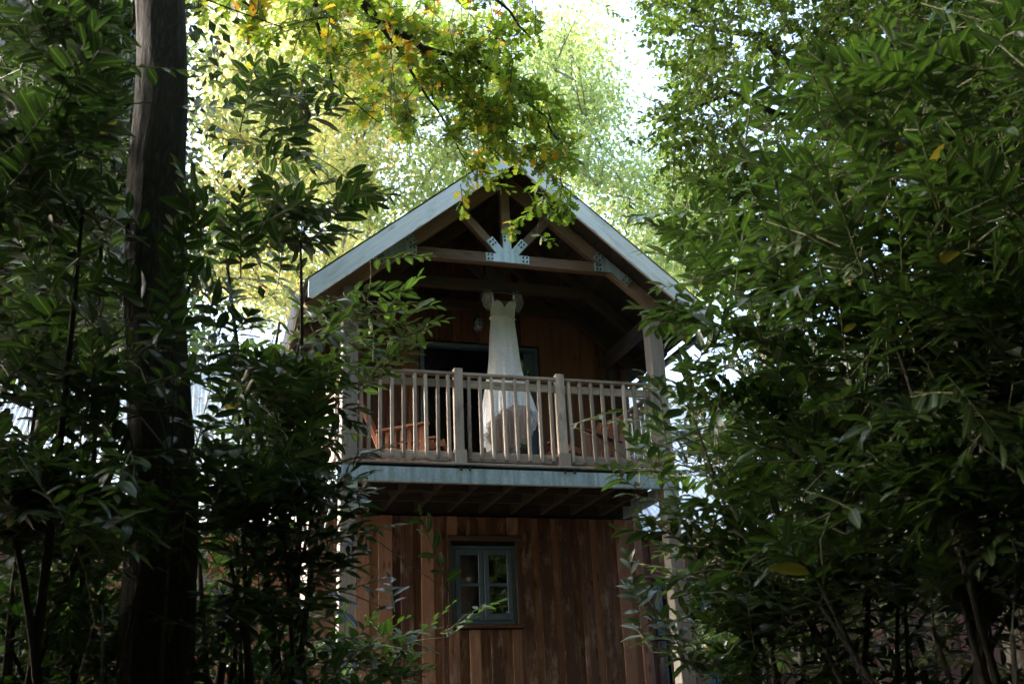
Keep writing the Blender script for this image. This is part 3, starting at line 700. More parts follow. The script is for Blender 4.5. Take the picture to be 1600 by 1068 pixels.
for x0 in (5.14, 6.02): casement_window(barn, x0, x0+.86, GH+.1, -.58, BY-.03, 1, .62)
# corrugated sheets
def corr_sheet(x0, wd, parent):
    vs = []; fs = []; n = 60; ph = 0
    dy, dz = -.14, -.14*(RZ-EZ)/(RY-BY)
    ln = random.uniform(-.03, .03)
    for k in range(n+1):
        x = x0+wd*k/n; h = .018*math.cos(2*math.pi*10*k/n)+(.004 if k < 6 else 0)+random.uniform(-.001, .001)
        vs += [(x, BY+dy-ln, EZ+.14+dz-ln*.9+h), (x, RY, RZ+h)]
    for k in range(n): fs.append((2*k, 2*k+2, 2*k+3, 2*k+1))
    o = smesh('roof_sheet', vs, fs, M['corr'], parent, smooth=True)
    return o
x = BX0-.2
while x < BX1+.2:
    corr_sheet(x, .80, barn); x += .765
smesh('roof_back', [(BX0-.2, RY, RZ-.03), (BX1+.2, RY, RZ-.03), (BX1+.2, 11.9, EZ), (BX0-.2, 11.9, EZ), (BX0-.2, RY, RZ-.05), (BX1+.2, RY, RZ-.05), (BX1+.2, 11.9, EZ-.02), (BX0-.2, 11.9, EZ-.02)], [(0, 1, 2, 3), (7, 6, 5, 4)], M['corr'], barn)
box('eaves_board', (BX0, BY-.06, EZ-.10), (XL-.1, BY-.03, EZ+.06), M['dark'], barn)
box('eaves_board', (XR+.12, BY-.06, EZ-.10), (BX1, BY-.03, EZ+.06), M['dark'], barn)
gm = MB(); gm.tube([(BX0, BY-.15, EZ-.0), (XL-.1, BY-.15, EZ-.02)], .045, 8); gm.build('gutter', M['black'], barn, smooth=True)
# low board screen with a capping ledge beside the lodge
scr = empty('board_screen', (4.9, 2.62, GH), 'low board screen with a grey capping ledge right of the lodge', 'screen')
box('capping_ledge', (4.27, 2.53, -1.32), (5.6, 2.70, -1.285), M['grey'], scr)
for i in range(7):
    x = 4.32+i*.185; beam('screen_board', (x, 2.62, GH-.05), (x, 2.62, -1.36-.16), .11, .025, M['clad'], scr)
box('screen_rail', (4.27, 2.64, -1.5), (5.6, 2.68, -1.42), M['dark'], scr); box('screen_rail', (4.27, 2.64, -2.3), (5.6, 2.68, -2.22), M['dark'], scr)
for x in (4.30, 5.57): beam('screen_post', (x, 2.70, GH-.05), (x, 2.70, -1.322), .07, .05, M['post'], scr)

# ------------------------------------------------------------------ foliage tools
def lauro(nseg=5, wid=.17, droop=.16, fold=.045):
    ts = [0, .14, .34, .58, .82, 1.0]; ws = [.012, .62, .98, 1.0, .66, .02]
    vs = []; fs = []
    for t, w_ in zip(ts, ws):
        z = -droop*t*t; a = wid*w_
        vs += [(-a, t, z+fold*w_), (0, t, z), (a, t, z+fold*w_)]
    for i in range(5):
        b = i*3; fs += [(b, b+1, b+4, b+3), (b+1, b+2, b+5, b+4)]
    return np.array(vs), fs
def lvar(n=4):
    out = []
    for k in range(n):
        b, f_ = lauro(wid=(.15, .18, .20, .165)[k], droop=(.10, .28, .18, .42)[k], fold=(.05, .03, .07, .02)[k]); b = b.copy()
        b[:, 0] += (.0, .09, -.10, .04)[k]*b[:, 1]**2; b[:, 2] += .012*np.sin(b[:, 1]*13+k*2)*np.abs(b[:, 0])*8
        out.append((b, f_))
    return out
def oakleaf():
    pts = [(.0, .0), (.04, .14), (.18, .22), (.07, .30), (.30, .44), (.10, .53), (.37, .70), (.14, .76), (.20, .92), (0, 1.0)]
    vs = []; fs = []
    for (x, y) in pts: vs += [(-x, y, .05*x-.12*y*y), (x, y, .05*x-.12*y*y)]
    mid = [(0, y, -.12*y*y-.03) for (x, y) in pts]
    vs += mid; n = len(pts); o = 2*n
    for i in range(n-1): fs += [(2*i, o+i, o+i+1, 2*i+2), (o+i, 2*i+1, 2*i+3, o+i+1)]
    return np.array(vs), fs
def smallleaf(wid=.3):
    vs = [(0, 0, 0), (-wid, .35, .07), (-wid*.7, .72, .03), (0, 1, -.1), (wid*.7, .72, .03), (wid, .35, .07), (0, .45, -.03)]
    return np.array(vs), [(0, 6, 1), (1, 6, 2), (2, 6, 3), (3, 6, 4), (4, 6, 5), (5, 6, 0)]
def quadleaf(wid=.3):
    vs = [(0, 0, 0), (-wid, .5, .1), (0, 1, -.08), (wid, .5, .1)]
    return np.array(vs), [(0, 3, 2), (0, 2, 1)]
def stuff_mesh(name, base, faces, mats, mat):
    """mats: (N,3,4) affine matrices"""
    N_ = len(mats); n = len(base)
    vh = np.hstack([base, np.ones((n, 1))])
    co = np.einsum('nij,kj->nki', mats, vh).reshape(-1, 3)
    lt = [len(f_) for f_ in faces]; nl = sum(lt); fl = np.array([i for f_ in faces for i in f_])
    loops = (fl[None, :]+(np.arange(N_)*n)[:, None]).reshape(-1)
    tot = np.tile(np.array(lt), N_); st = np.concatenate([[0], np.cumsum(tot)[:-1]])
    me = bpy.data.meshes.new(name)
    me.vertices.add(N_*n); me.vertices.foreach_set('co', co.astype(np.float32).ravel())
    me.loops.add(N_*nl); me.loops.foreach_set('vertex_index', loops.astype(np.int32))
    me.polygons.add(len(tot)); me.polygons.foreach_set('loop_start', st.astype(np.int32)); me.polygons.foreach_set('loop_total', tot.astype(np.int32))
    me.materials.append(mat); me.update(calc_edges=True); me.validate(); leaf_uv(me, base, N_)
    me.polygons.foreach_set('use_smooth', [True]*len(me.polygons))
    return me
def leafmats(pos, ax, nrm, size, wjit=None):
    """pos, ax (leaf direction), nrm (upper side), size arrays"""
    ax = ax/np.linalg.norm(ax, axis=1)[:, None]
    nrm = nrm-ax*np.sum(ax*nrm, axis=1)[:, None]; nrm = nrm/(np.linalg.norm(nrm, axis=1)[:, None]+1e-9)
    x = np.cross(ax, nrm)
    sx = size if wjit is None else size*wjit
    m = np.zeros((len(pos), 3, 4)); m[:, :, 0] = x*sx[:, None]; m[:, :, 1] = ax*size[:, None]; m[:, :, 2] = nrm*size[:, None]; m[:, :, 3] = pos
    return m
def inpoly(u, v, poly):
    c = False; j = len(poly)-1
    for i in range(len(poly)):
        xi, yi = poly[i]; xj, yj = poly[j]
        if (yi > v) != (yj > v) and u < (xj-xi)*(v-yi)/(yj-yi)+xi: c = not c
        j = i
    return c
def sample_poly(poly, n, rr):
    us = [p[0] for p in poly]; vs = [p[1] for p in poly]; out = []
    while len(out) < n:
        u = rr.uniform(min(us), max(us)); v = rr.uniform(min(vs), max(vs))
        if inpoly(u, v, poly): out.append((u, v))
    return out
def blocked(p):
    """inside or hard against the buildings"""
    if -0.9 < p.x < 4.9 and -.75 < p.y < 8 and p.z < 5: return True
    if 2.6 < p.y < 13 and p.z < 4.6: return True
    return p.z < gz(p.x, p.y)+.08

LAUR = lvar(); OAK = oakleaf(); SML = smallleaf(); QUAD = quadleaf(.28)

def plant(name, label, cat, group, base, anchors, leaf, lmat, bmat, lsize=(.09, .13), nleaf=(9, 13), twig=.38, phyl='flat',
          nstem=4, stem_r=.03, stem_top=.75, up=.0, outk=.6, nparts=300, seed=0, trunk=None, tilt=.5, wjit=(.85, 1.15), droop=0, center=None, hang=0.0, reach=0):
    """woody plant: stems > branches > twigs that end at the anchors, each twig carrying leaves"""
    rr = random.Random(seed); nr = np.random.default_rng(seed)
    root = empty(name, base, label, cat, group); B = V(base)
    stems = []
    anchors = [V(a) for a in anchors]
    cen = V(center) if center else sum(anchors, V((0, 0, 0)))/max(1, len(anchors))
    if trunk is None:
        # each stem aims for a well spread anchor
        core = anchors[:len(anchors)-reach]; hi = sorted(core, key=lambda a: -a.z)[:max(6, len(core)//2)]
        pick = [rr.choice(hi)]
        while len(pick) < nstem: pick.append(max(rr.sample(hi, min(30, len(hi))), key=lambda a: min((a-q).length for q in pick)+.35*a.z))
        for k, tp in enumerate(pick):
            b = B+V((rr.uniform(-.25, .25), rr.uniform(-.25, .25), 0)); b.z = gz(b.x, b.y)-.05
            top = B.lerp(tp, stem_top); top.z = max(top.z, b.z+.6); top.z = b.z+(tp.z-b.z)*max(.6, stem_top)
            pts = []
            bend = V((rr.uniform(-.2, .2), rr.uniform(-.2, .2), 0))
            for i in range(9):
                t = i/8; p = b.lerp(top, t); p.x += (1-t)*t*bend.x*2; p.y += (1-t)*t*bend.y*2
                h = b.lerp(top, t**1.6); p.x = (p.x+h.x)/2; p.y = (p.y+h.y)/2
                pts.append(p)
            r0 = stem_r*rr.uniform(.7, 1.2); m = MB(); m.tube(pts, [r0*(1-.75*i/8) for i in range(9)], 7)
            m.build('stem', bmat, root, smooth=True); stems.append(pts)
    else:
        stems = trunk(root)
    nodes = [p for s in stems for p in s[2::max(1, len(s)//24)]] or [B]
    bm_ = MB(); tips = []
    nodes = list(nodes)
    order = sorted(anchors, key=lambda a: min((a-q).length for q in nodes))
    P = np.array([tuple(q) for q in nodes])
    for a in order:
        d = np.linalg.norm(P-np.array(a), axis=1)+np.maximum(0, P[:, 2]-a.z+.0)*1.5
        o = V(P[int(np.argmin(d))]); L = (a-o).length
        od = V((a.x-cen.x, a.y-cen.y, 0)); od = od.normalized() if od.length > .01 else V((0, 0, 1))
        tdir = (od*outk+V((rr.gauss(0, .45), rr.gauss(0, .45), up+rr.gauss(0, .3)))+(a-o).normalized()*.5).normalized()
        tl = twig*rr.uniform(.75, 1.25); ts = a-tdir*tl
        if L > tl*.6:
            mid = o.lerp(ts, .5)+V((rr.uniform(-.05, .05), rr.uniform(-.05, .05), rr.uniform(-.02, .08)))*min(1, L)
            rb = max(.004, min(.018, L*.008)); bm_.tube([o, mid, ts], [rb, rb*.75, rb*.5], 4)
            P = np.vstack([P, np.array(mid)[None], np.array(ts)[None]])
        pts = [ts+tdir*tl*t+V((0, 0, -droop*tl*t*t)) for t in (0, .33, .66, 1)]
        bm_.tube(pts, [.0042, .0035, .0028, .0018], 4)
        tips.append((pts, tdir, tl))
    bo = bm_.build('twigs', bmat if bmat.name != 'laurel_bark' else M['twig'], root, smooth=True, kind='stuff')
    pos = []; ax = []; nm_ = []; sz = []
    for pts, td, tl in tips:
        n = rr.randint(*nleaf); side = td.cross(V((0, 0, 1)))
        if side.length < .2: side = V((1, 0, 0))
        side.normalize(); upv = side.cross(td).normalized()
        roll = rr.gauss(0, .32); side, upv = side*math.cos(roll)+upv*math.sin(roll), upv*math.cos(roll)-side*math.sin(roll)
        for i in range(n):
            t = (i+.5)/n*.92+.08; q = t*3; k = min(2, int(q)); p = pts[k].lerp(pts[k+1], q-k)
            if phyl == 'flat':
                s = 1 if i % 2 else -1; fw = .35+.9*t**2
                d = side*s*(1.05-.65*t)+td*fw+upv*rr.gauss(.12, tilt*.5)
                nn = upv+V((rr.gauss(0, tilt*.6), rr.gauss(0, tilt*.6), .35+hang))
            else:
                a = i*2.4+rr.random(); rad = side*math.cos(a)+upv*math.sin(a)
                d = rad*.9+td*(.3+.9*t)+V((0, 0, -hang)); nn = upv*.6+V((rr.gauss(0, .5), rr.gauss(0, .5), .8))
            pos.append(p); ax.append(d); nm_.append(nn); sz.append(rr.uniform(*lsize)*rr.uniform(.72, 1.14)*(.75+.5*math.sin(math.pi*min(1, t*.9+.15))))
    pos = np.array([tuple(p) for p in pos]); ax = np.array([tuple(p) for p in ax]); nm_ = np.array([tuple(p) for p in nm_]); sz = np.array(sz)
    mats = leafmats(pos, ax, nm_, sz, nr.uniform(wjit[0], wjit[1], len(pos)))
    if nparts:
        mid = pos+ax/np.linalg.norm(ax, axis=1)[:, None]*(sz*.5)[:, None]
        q = mid-CAM; wz = q@_fw; uu = 800+FPX*(q@_r2)/wz; vv = 534-FPX*(q@_u2)/wz
        vis = (uu > 5) & (uu < 1595) & (vv > 5) & (vv < 1063) & (wz > .5)
        facing = np.abs(np.sum(mats[:, :, 2]/sz[:, None]*(q/np.linalg.norm(q, axis=1)[:, None]), axis=1))
        score = np.where(vis, sz/np.maximum(wz, .5)**1.5*(.4+facing), -1)
        idx = np.argsort(-score)[:nparts]; idx = idx[score[idx] > 0]
        vr = leaf if isinstance(leaf, list) else [leaf]
        mes = []
        for lv in vr:
            me = mesh('leaf', lv[0], lv[1], lmat, True); leaf_uv(me, lv[0]); mes.append(me)
        for i in idx:
            m = mats[i]; link('leaf', mes[i % len(mes)], Matrix((tuple(m[0]), tuple(m[1]), tuple(m[2]), (0, 0, 0, 1))), root)
        keep = np.ones(len(pos), bool); keep[idx] = False; mats = mats[keep]
    if len(mats):
        vr = leaf if isinstance(leaf, list) else [leaf]
        mes = [stuff_mesh('foliage', lv[0], lv[1], mats[k::len(vr)], lmat) for k, lv in enumerate(vr)]
        if len(mes) > 1:
            bmm = bmesh.new()
            for me in mes: bmm.from_mesh(me)
            me = mes[0]; bmm.to_mesh(me); bmm.free()
        link('foliage', mes[0], Matrix.Identity(4), root, 'stuff')
    return root

def anch(poly, n, d0, d1, seed, pw=1.0, extra=None):
    rr = random.Random(seed); out = []
    k = 0
    while len(out) < n and k < n*8:
        k += 1
        (u, v), = sample_poly(poly, 1, rr); p = at_dist(u, v, d0+(d1-d0)*rr.random()**pw)
        if not blocked(p): out.append(p)
    for (u, v, d) in (extra or []):
        out.append(at_dist(u, v, d))
    return out
def bough(poly, n, d0, d1, seed, side=-1, k=7, extra=None, ln=(.5, 1.0), dz=(-.25, .22)):
    rr = random.Random(seed); out = []; g = 0
    while len(out) < n and g < n*4:
        g += 1
        (u, v), = sample_poly(poly, 1, rr); p = at_dist(u, v, d0+(d1-d0)*rr.random())
        sx = side if rr.random() < .72 else -side
        d = V(_r)*sx*rr.uniform(.5, 1)+V((_fw[0], _fw[1], 0))*rr.uniform(-.8, .35); d.z = 0; d.normalize(); d.z = rr.uniform(*dz)
        perp = V((-d.y, d.x, 0)); L = rr.uniform(*ln); m = rr.randint(k-2, k+2)
        for j in range(m):
            t = j/(m-1); q = p+d*L*(t-.4)+perp*rr.gauss(0, .13)*(1.1-.6*t); q.z += rr.gauss(0, .035)-.16*t*t*L
            if blocked(q): continue
            uq, vq, wq = project(q)
            if side > 0 and wq < 6.6 and 200 < uq < 318 and -100 < vq < 900: continue
            out.append(q)
    for (u, v, d) in (extra or []): out.append(at_dist(u, v, d))
    return out
def gbase(u, v, d, dx=0, dy=0):
    p = at_dist(u, v, d); return (p.x+dx, p.y+dy, gz(p.x+dx, p.y+dy)-.03)

LG = [(0.0, (.022, .048, .012)), (.45, (.042, .088, .018)), (.85, (.075, .14, .026)), (1.25, (.10, .16, .03))]
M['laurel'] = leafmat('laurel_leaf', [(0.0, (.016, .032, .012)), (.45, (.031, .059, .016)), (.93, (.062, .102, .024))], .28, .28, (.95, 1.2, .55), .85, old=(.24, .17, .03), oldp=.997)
M['laurel_shade'] = leafmat('laurel_leaf_shade_tone', [(0.0, (.012, .024, .012)), (.5, (.024, .044, .016)), (.985, (.044, .074, .022))], .28, .25, (.95, 1.2, .55), .85, old=(.22, .13, .03), oldp=.997)  # darker copy of the laurel leaf, thicket shade put into its colour
M['oakleaf'] = leafmat('autumn_oak_leaf', [(0.0, (.045, .085, .018)), (.5, (.10, .16, .03)), (.72, (.17, .21, .04)), (.80, (.42, .32, .05)), (.88, (.44, .18, .04)), (.97, (.28, .10, .04))], .5, .55, (1.05, 1.1, .42), .4)
M['beechleaf'] = leafmat('beech_leaf', [(0.0, (.030, .052, .016)), (.5, (.058, .092, .024)), (.9, (.10, .14, .034)), (1.0, (.24, .22, .04))], .5, .42, (1.05, 1.2, .55), .4)
M['mapleleaf'] = leafmat('yellow_maple_leaf', [(0.0, (.20, .27, .12)), (.4, (.34, .38, .18)), (.65, (.58, .53, .29)), (.85, (.68, .50, .25)), (1.0, (.60, .35, .18))], .6, .6, (.96, 1.0, .72), .3)
M['limeleaf'] = leafmat('pale_green_leaf', [(0.0, (.13, .19, .08)), (.5, (.26, .32, .14)), (.8, (.42, .44, .19)), (1.0, (.58, .46, .18))], .6, .55, (.96, 1.02, .7), .3)
M['yewleaf'] = leafmat('dark_evergreen_leaf', [(0.0, (.008, .018, .009)), (.6, (.018, .036, .014)), (1.0, (.035, .06, .02))], .5, .12)
M['bramble'] = leafmat('bramble_leaf', [(0.0, (.02, .045, .015)), (.6, (.042, .085, .026)), (.95, (.07, .12, .035)), (1.0, (.18, .17, .04))], .45, .3, (1, 1.3, .5), .5)

# ---- trees behind the house (22 to 34 m away)
def canopy_tree(name, label, cat, group, base, poly, d0, d1, nclump, per, lsize, lmat, bmat, seed, spread=.46, r=.26, leaf=QUAD, top_z=None):
    rr = random.Random(seed); nr = np.random.default_rng(seed)
    B = V(base); root = empty(name, base, label, cat, group)
    cl = anch(poly, nclump, d0, d1, seed)
    m = MB(); top = V((B.x+rr.uniform(-1, 1), B.y, max(c.z for c in cl)*.85)); tp = []
    for i in range(12):
        t = i/11; p = B.lerp(top, t)+V((math.sin(t*5+seed)*.25, math.cos(t*4+seed)*.25, 0)); tp.append(p)
    m.tube(tp, [r*(1.25 if i == 0 else 1)*(1-.85*i/11) for i in range(12)], 10); m.build('trunk', bmat, root, smooth=True)
    P = np.array([tuple(q) for q in tp[2:]]); lm = MB(); k = 0
    for c in sorted(cl, key=lambda c: min((c-q).length for q in tp)):
        d = np.linalg.norm(P-np.array(c), axis=1)+np.maximum(0, P[:, 2]-c.z+.4)*2
        o = V(P[int(np.argmin(d))]); L = (c-o).length
        if L < .3: continue
        mid = o.lerp(c, .5)+V((rr.gauss(0, .12), rr.gauss(0, .12), rr.gauss(.05, .1)))*L*.6
        rb = min(.11, .014+.016*L); lm.tube([o, o.lerp(mid, .5)+V((0, 0, .04*L)), mid, c], [rb, rb*.8, rb*.6, rb*.25], 5)
        P = np.vstack([P, np.array(mid)[None], np.array(c)[None]])
    lm.build('branches', bmat, root, smooth=True, kind='stuff')
    cc = np.array([tuple(c) for c in cl]); n = nclump*per
    idx = nr.integers(0, len(cc), n); sc_ = nr.uniform(.6, 1.4, len(cc))
    pos = cc[idx]+nr.normal(0, 1, (n, 3))*np.array([spread, spread, spread*.42])*sc_[idx][:, None]
    ax = nr.normal(0, 1, (n, 3)); ax[:, 2] -= .5
    nm_ = nr.normal(0, .55, (n, 3)); nm_[:, 2] += 1
    mats = leafmats(pos, ax, nm_, nr.uniform(lsize[0], lsize[1], n))
    link('crown', stuff_mesh('crown', leaf[0], leaf[1], mats, lmat), Matrix.Identity(4), root, 'stuff')
    return root
canopy_tree('maple_tree', 'yellow autumn maple rising behind the left slope of the roof', 'tree', 'trees behind the house', (1.5, 15, GH),
            [(330, 40), (400, -60), (560, -60), (640, 60), (600, 260), (560, 400), (470, 480), (330, 480), (250, 420), (300, 300)], 24, 31, 200, 150, (.13, .2), M['mapleleaf'], M['bark3'], 31)
canopy_tree('lime_tree', 'green and yellow tree directly behind the roof ridge', 'tree', 'trees behind the house', (7.2, 15.5, GH),
            [(520, 60), (700, 20), (800, 90), (850, 260), (780, 330), (560, 400), (480, 300)], 25, 31, 120, 170, (.12, .19), M['limeleaf'], M['bark3'], 32)
canopy_tree('ash_tree', 'pale leafy tree filling the light gap right of the ridge', 'tree', 'trees behind the house', (15, 15, GH),
            [(820, 60), (900, 20), (935, 120), (950, 300), (1010, 230), (1120, 260), (1130, 460), (1040, 430), (900, 290), (840, 260)], 26, 33, 150, 140, (.12, .18), M['limeleaf'], M['bark3'], 33, .6)
canopy_tree('beech_tree', 'green tree low behind the left end of the barn roof', 'tree', 'trees behind the house', (-4.0, 15, GH),
            [(-80, -60), (180, -60), (200, 200), (215, 420), (300, 540), (-80, 540)], 21, 28, 420, 120, (.16, .26), M['beechleaf'], M['bark3'], 34, .7)

canopy_tree('holly_tree', 'dark evergreen tree filling the upper left corner behind the laurels', 'tree', None, (-5.2, -.6, GH),
            [(-120, -90), (215, -90), (205, 470), (120, 540), (-120, 560)], 9.5, 12.5, 150, 120, (.09, .14), M['yewleaf'], M['bark2'], 36, .40, .14)
canopy_tree('holly_tree', 'dark evergreen tree behind the laurels in the upper right corner', 'tree', None, (7.6, -2.2, GH),
            [(1430, -90), (1720, -90), (1720, 700), (1480, 560), (1440, 200)], 10.5, 12.5, 130, 120, (.09, .14), M['yewleaf'], M['bark2'], 37, .40, .14)

canopy_tree('holly_tree', 'dark evergreen behind the right laurels in front of the barn roof', 'tree', None, (6.6, -.6, GH),
            [(1190, 480), (1720, 560), (1720, 900), (1500, 860), (1200, 790)], 10.2, 11.8, 90, 120, (.09, .14), M['yewleaf'], M['bark2'], 38, .34, .12)

# ---- the small leaved tree at upper right
def straight_trunk(base, top, r0, r1, bmat, seed, limbs=()):
    def f(root):
        rr = random.Random(seed); b = V(base); t_ = V(top); pts = []; n = 150
        for i in range(n+1):
            t = i/n; p = b.lerp(t_, t)+V((math.sin(t*4+seed)*.05+.02*math.sin(t*31+seed), math.cos(t*5+seed)*.05, 0)); pts.append(p)
        seg = 64; vs = []; fs = []
        for i, p in enumerate(pts):
            t = i/n; r = r0+(r1-r0)*t+(r0*.3*math.exp(-t*22))
            for k in range(seg):
                a = 2*math.pi*k/seg; nv_ = mnoise.noise(V((math.cos(a)*7, math.sin(a)*7, p.z*1.6+seed))); nw_ = mnoise.noise(V((math.cos(a)*1.2, math.sin(a)*1.2, p.z*.9+seed*3))); q = r*(1+.05*abs(nv_)*2+.14*nw_)
                vs.append((p.x+q*math.cos(a), p.y+q*math.sin(a), p.z))
        for i in range(n):
            for k in range(seg): fs.append((i*seg+k, i*seg+(k+1) % seg, (i+1)*seg+(k+1) % seg, (i+1)*seg+k))
        smesh('trunk', vs, fs, bmat, root, smooth=True)
        out = [pts]
        for (lp, lr) in limbs:
            m = MB(); lp = [V(q) for q in lp]
            # smooth the limb
            sm = []
            for i in range(len(lp)-1):
                for k in range(4): sm.append(lp[i].lerp(lp[i+1], k/4)+V((rr.gauss(0, .015), rr.gauss(0, .015), rr.gauss(0, .015))))
            sm.append(lp[-1]); m.tube(sm, [lr*(1-.8*i/(len(sm)-1)) for i in range(len(sm))], 8); m.build('limb', bmat, root, smooth=True); out.append(sm)
        return out
    return f
tb = gbase(1400, 60, 9.6)
ttop = at_dist(1400, -60, 9.8); tb = (ttop.x, ttop.y, gz(ttop.x, ttop.y)-.1)
trunkR = straight_trunk(tb, (ttop.x, ttop.y, ttop.z+4), .19, .10, M['bark'], 5,
                        [([(ttop.x, ttop.y, 3.4), at_dist(1250, 110, 9.6), at_dist(1190, 60, 9.2), at_dist(1080, 40, 9.3)], .05), ([(ttop.x, ttop.y, 2.2), at_dist(1290, 200, 9.5), at_dist(1140, 150, 9.4), at_dist(1030, 190, 9.4)], .045),
                         ([(ttop.x, ttop.y, 4.2), at_dist(1300, -60, 9.5), at_dist(1130, -50, 9.6)], .05)])
polyT = [(1000, -80), (975, 20), (1015, 120), (985, 210), (1040, 330), (1075, 420), (1200, 380), (1400, 320), (1640, 250), (1660, -80)]
plant('hornbeam_tree', 'small leaved green tree with a dark trunk at upper right', 'tree', None, tb,
      anch(polyT, 1650, 8.3, 11.5, 41), SML, M['beechleaf'], M['bark2'], (.045, .07), (13, 19), .45, 'spiral', nparts=300, seed=41, trunk=trunkR, up=-.1, hang=.35, center=(ttop.x, ttop.y, 2))

# ---- right hand laurels
polyR1 = [(1120, 370), (1200, 330), (1190, 260), (1260, 200), (1340, 210), (1340, 520), (1250, 700), (1090, 690), (1040, 580), (1090, 480)]
exR1 = [(985, 480, 5.6), (975, 340, 6.0), (1010, 350, 6.0), (1050, 330, 6.1), (1010, 490, 5.5), (1020, 520, 5.6), (1030, 360, 6.2), (1090, 410, 5.8), (1050, 560, 5.7), (1030, 590, 5.8), (1070, 610, 5.5), (1080, 480, 5.4)]
plant('cherry_laurel', 'bright green laurel reaching over the right end of the balcony roof', 'shrub', 'cherry laurels in the thicket', gbase(1230, 900, 6.3),
      bough(polyR1, 300, 5.0, 7.4, 51, -1, extra=exR1), LAUR, M['laurel'], M['bark2'], (.085, .125), reach=len(exR1), seed=51, nstem=5)
polyR2 = [(1300, 60), (1420, 90), (1500, 10), (1560, -60), (1700, -60), (1700, 560), (1480, 560), (1300, 500), (1280, 240)]
plant('cherry_laurel', 'tall laurel with broad leaves at the upper right corner', 'shrub', 'cherry laurels in the thicket', gbase(1560, 950, 5.2),
      bough(polyR2, 560, 4.1, 6.4, 52, -1, extra=[(1260, 60, 5.2), (1225, 95, 5.6), (1350, 60, 5.0), (1170, 160, 6.0), (1360, 130, 5.0)]), LAUR, M['laurel'], M['bark2'], (.072, .108), seed=52, nstem=5, up=.15)
polyR3 = [(1060, 630), (1110, 600), (1290, 640), (1320, 860), (1240, 1000), (1130, 1080), (1100, 990), (1060, 900), (1080, 800), (1050, 740), (1050, 690)]
exR3 = [(965, 640, 5.7), (960, 730, 5.6), (940, 725, 5.8), (990, 690, 5.4), (975, 770, 5.6), (1000, 815, 5.6), (985, 905, 5.7), (1005, 925, 5.6), (1010, 960, 5.8), (1060, 780, 5.4), (1020, 850, 5.5), (1010, 660, 5.6)]
plant('cherry_laurel', 'laurel beside the right balcony post with leaves in front of the corrugated roof', 'shrub', 'cherry laurels in the thicket', gbase(1180, 1000, 6.2),
      bough(polyR3, 250, 5.1, 7.0, 53, -1, extra=exR3), LAUR, M['laurel'], M['bark2'], (.075, .11), reach=len(exR3), seed=53, nstem=5, up=.15)
polyR4 = [(1240, 540), (1700, 520), (1700, 900), (1480, 900), (1300, 860), (1180, 860), (1190, 740)]
plant('cherry_laurel', 'laurel with glossy drooping sprays at right in front of the dark hollow', 'shrub', 'cherry laurels in the thicket', gbase(1450, 1000, 4.8),
      bough(polyR4, 330, 4.2, 6.6, 54, -1), LAUR, M['laurel_shade'], M['bark2'], (.09, .13), seed=54, nstem=5, up=-.05, hang=0, droop=.25)
polyR6 = [(1130, 720), (1250, 700), (1700, 640), (1700, 860), (1300, 850), (1140, 860)]
plant('cherry_laurel', 'nearest laurel whose long arching bough crosses the lower right', 'shrub', 'cherry laurels in the thicket', gbase(1640, 1000, 3.6),
      bough(polyR6, 66, 3.7, 4.6, 56, -1), LAUR, M['laurel'], M['bark2'], (.085, .125), seed=56, nstem=4, up=-.05, droop=.2)
polyR5 = [(1060, 860), (1700, 820), (1700, 1130), (1100, 1130)]
plant('cherry_laurel', 'dark thin stemmed laurel in the shade at the bottom right', 'shrub', 'cherry laurels in the thicket', gbase(1400, 1040, 6.2),
      bough(polyR5, 240, 5.6, 8.0, 55, -1), LAUR, M['laurel_shade'], M['bark2'], (.08, .11), seed=55, nstem=14, stem_r=.022, stem_top=.95)

# ---- left hand laurels
polyL1 = [(300, 110), (400, 100), (450, 130), (430, 230), (490, 270), (600, 300), (540, 370), (480, 430), (300, 430), (295, 250)]
exL1 = [(440, 100, 6.0), (420, 140, 6.0), (470, 240, 5.8), (480, 245, 6.0), (610, 305, 6.0), (590, 320, 5.9), (555, 365, 6.1), (540, 330, 6.0), (400, 90, 5.9), (520, 385, 6.0)]
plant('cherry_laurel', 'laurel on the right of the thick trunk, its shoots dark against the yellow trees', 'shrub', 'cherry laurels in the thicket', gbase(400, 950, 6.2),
      bough(polyL1, 50, 5.2, 6.9, 61, 1, extra=exL1), LAUR, M['laurel_shade'], M['bark2'], (.09, .125), reach=len(exL1), seed=61, nstem=4, up=.05)
polyL2 = [(300, 420), (480, 430), (560, 470), (600, 520), (540, 580), (480, 640), (470, 760), (400, 800), (300, 800)]
exL2 = [(675, 400, 6.4), (655, 430, 6.4), (640, 455, 6.3), (620, 480, 6.2), (670, 468, 6.3), (685, 478, 6.4), (670, 515, 6.2), (640, 520, 6.2), (600, 500, 6.1), (585, 480, 6.2), (610, 545, 6.0), (590, 590, 6.0), (560, 540, 6.0), (580, 450, 6.3), (545, 490, 6.0), (560, 600, 5.9), (520, 620, 5.9)]
plant('cherry_laurel', 'laurel whose bright tips reach across the left half of the gable', 'shrub', 'cherry laurels in the thicket', gbase(420, 980, 5.9),
      bough(polyL2, 130, 5.2, 6.8, 62, 1, extra=exL2), LAUR, M['laurel'], M['bark2'], (.08, .115), reach=len(exL2), seed=62, nstem=4, up=.05)
polyL3 = [(290, 560), (400, 540), (470, 600), (520, 680), (540, 800), (500, 900), (470, 1000), (300, 960)]
exL3 = [(655, 800, 5.6), (640, 815, 5.5), (625, 690, 5.8), (600, 700, 5.7), (570, 670, 5.8), (560, 720, 5.7), (545, 750, 5.7), (580, 760, 5.8), (600, 830, 5.7), (575, 860, 5.7), (550, 830, 5.7), (610, 900, 5.8), (520, 850, 5.7), (530, 900, 5.7), (570, 640, 5.9)]
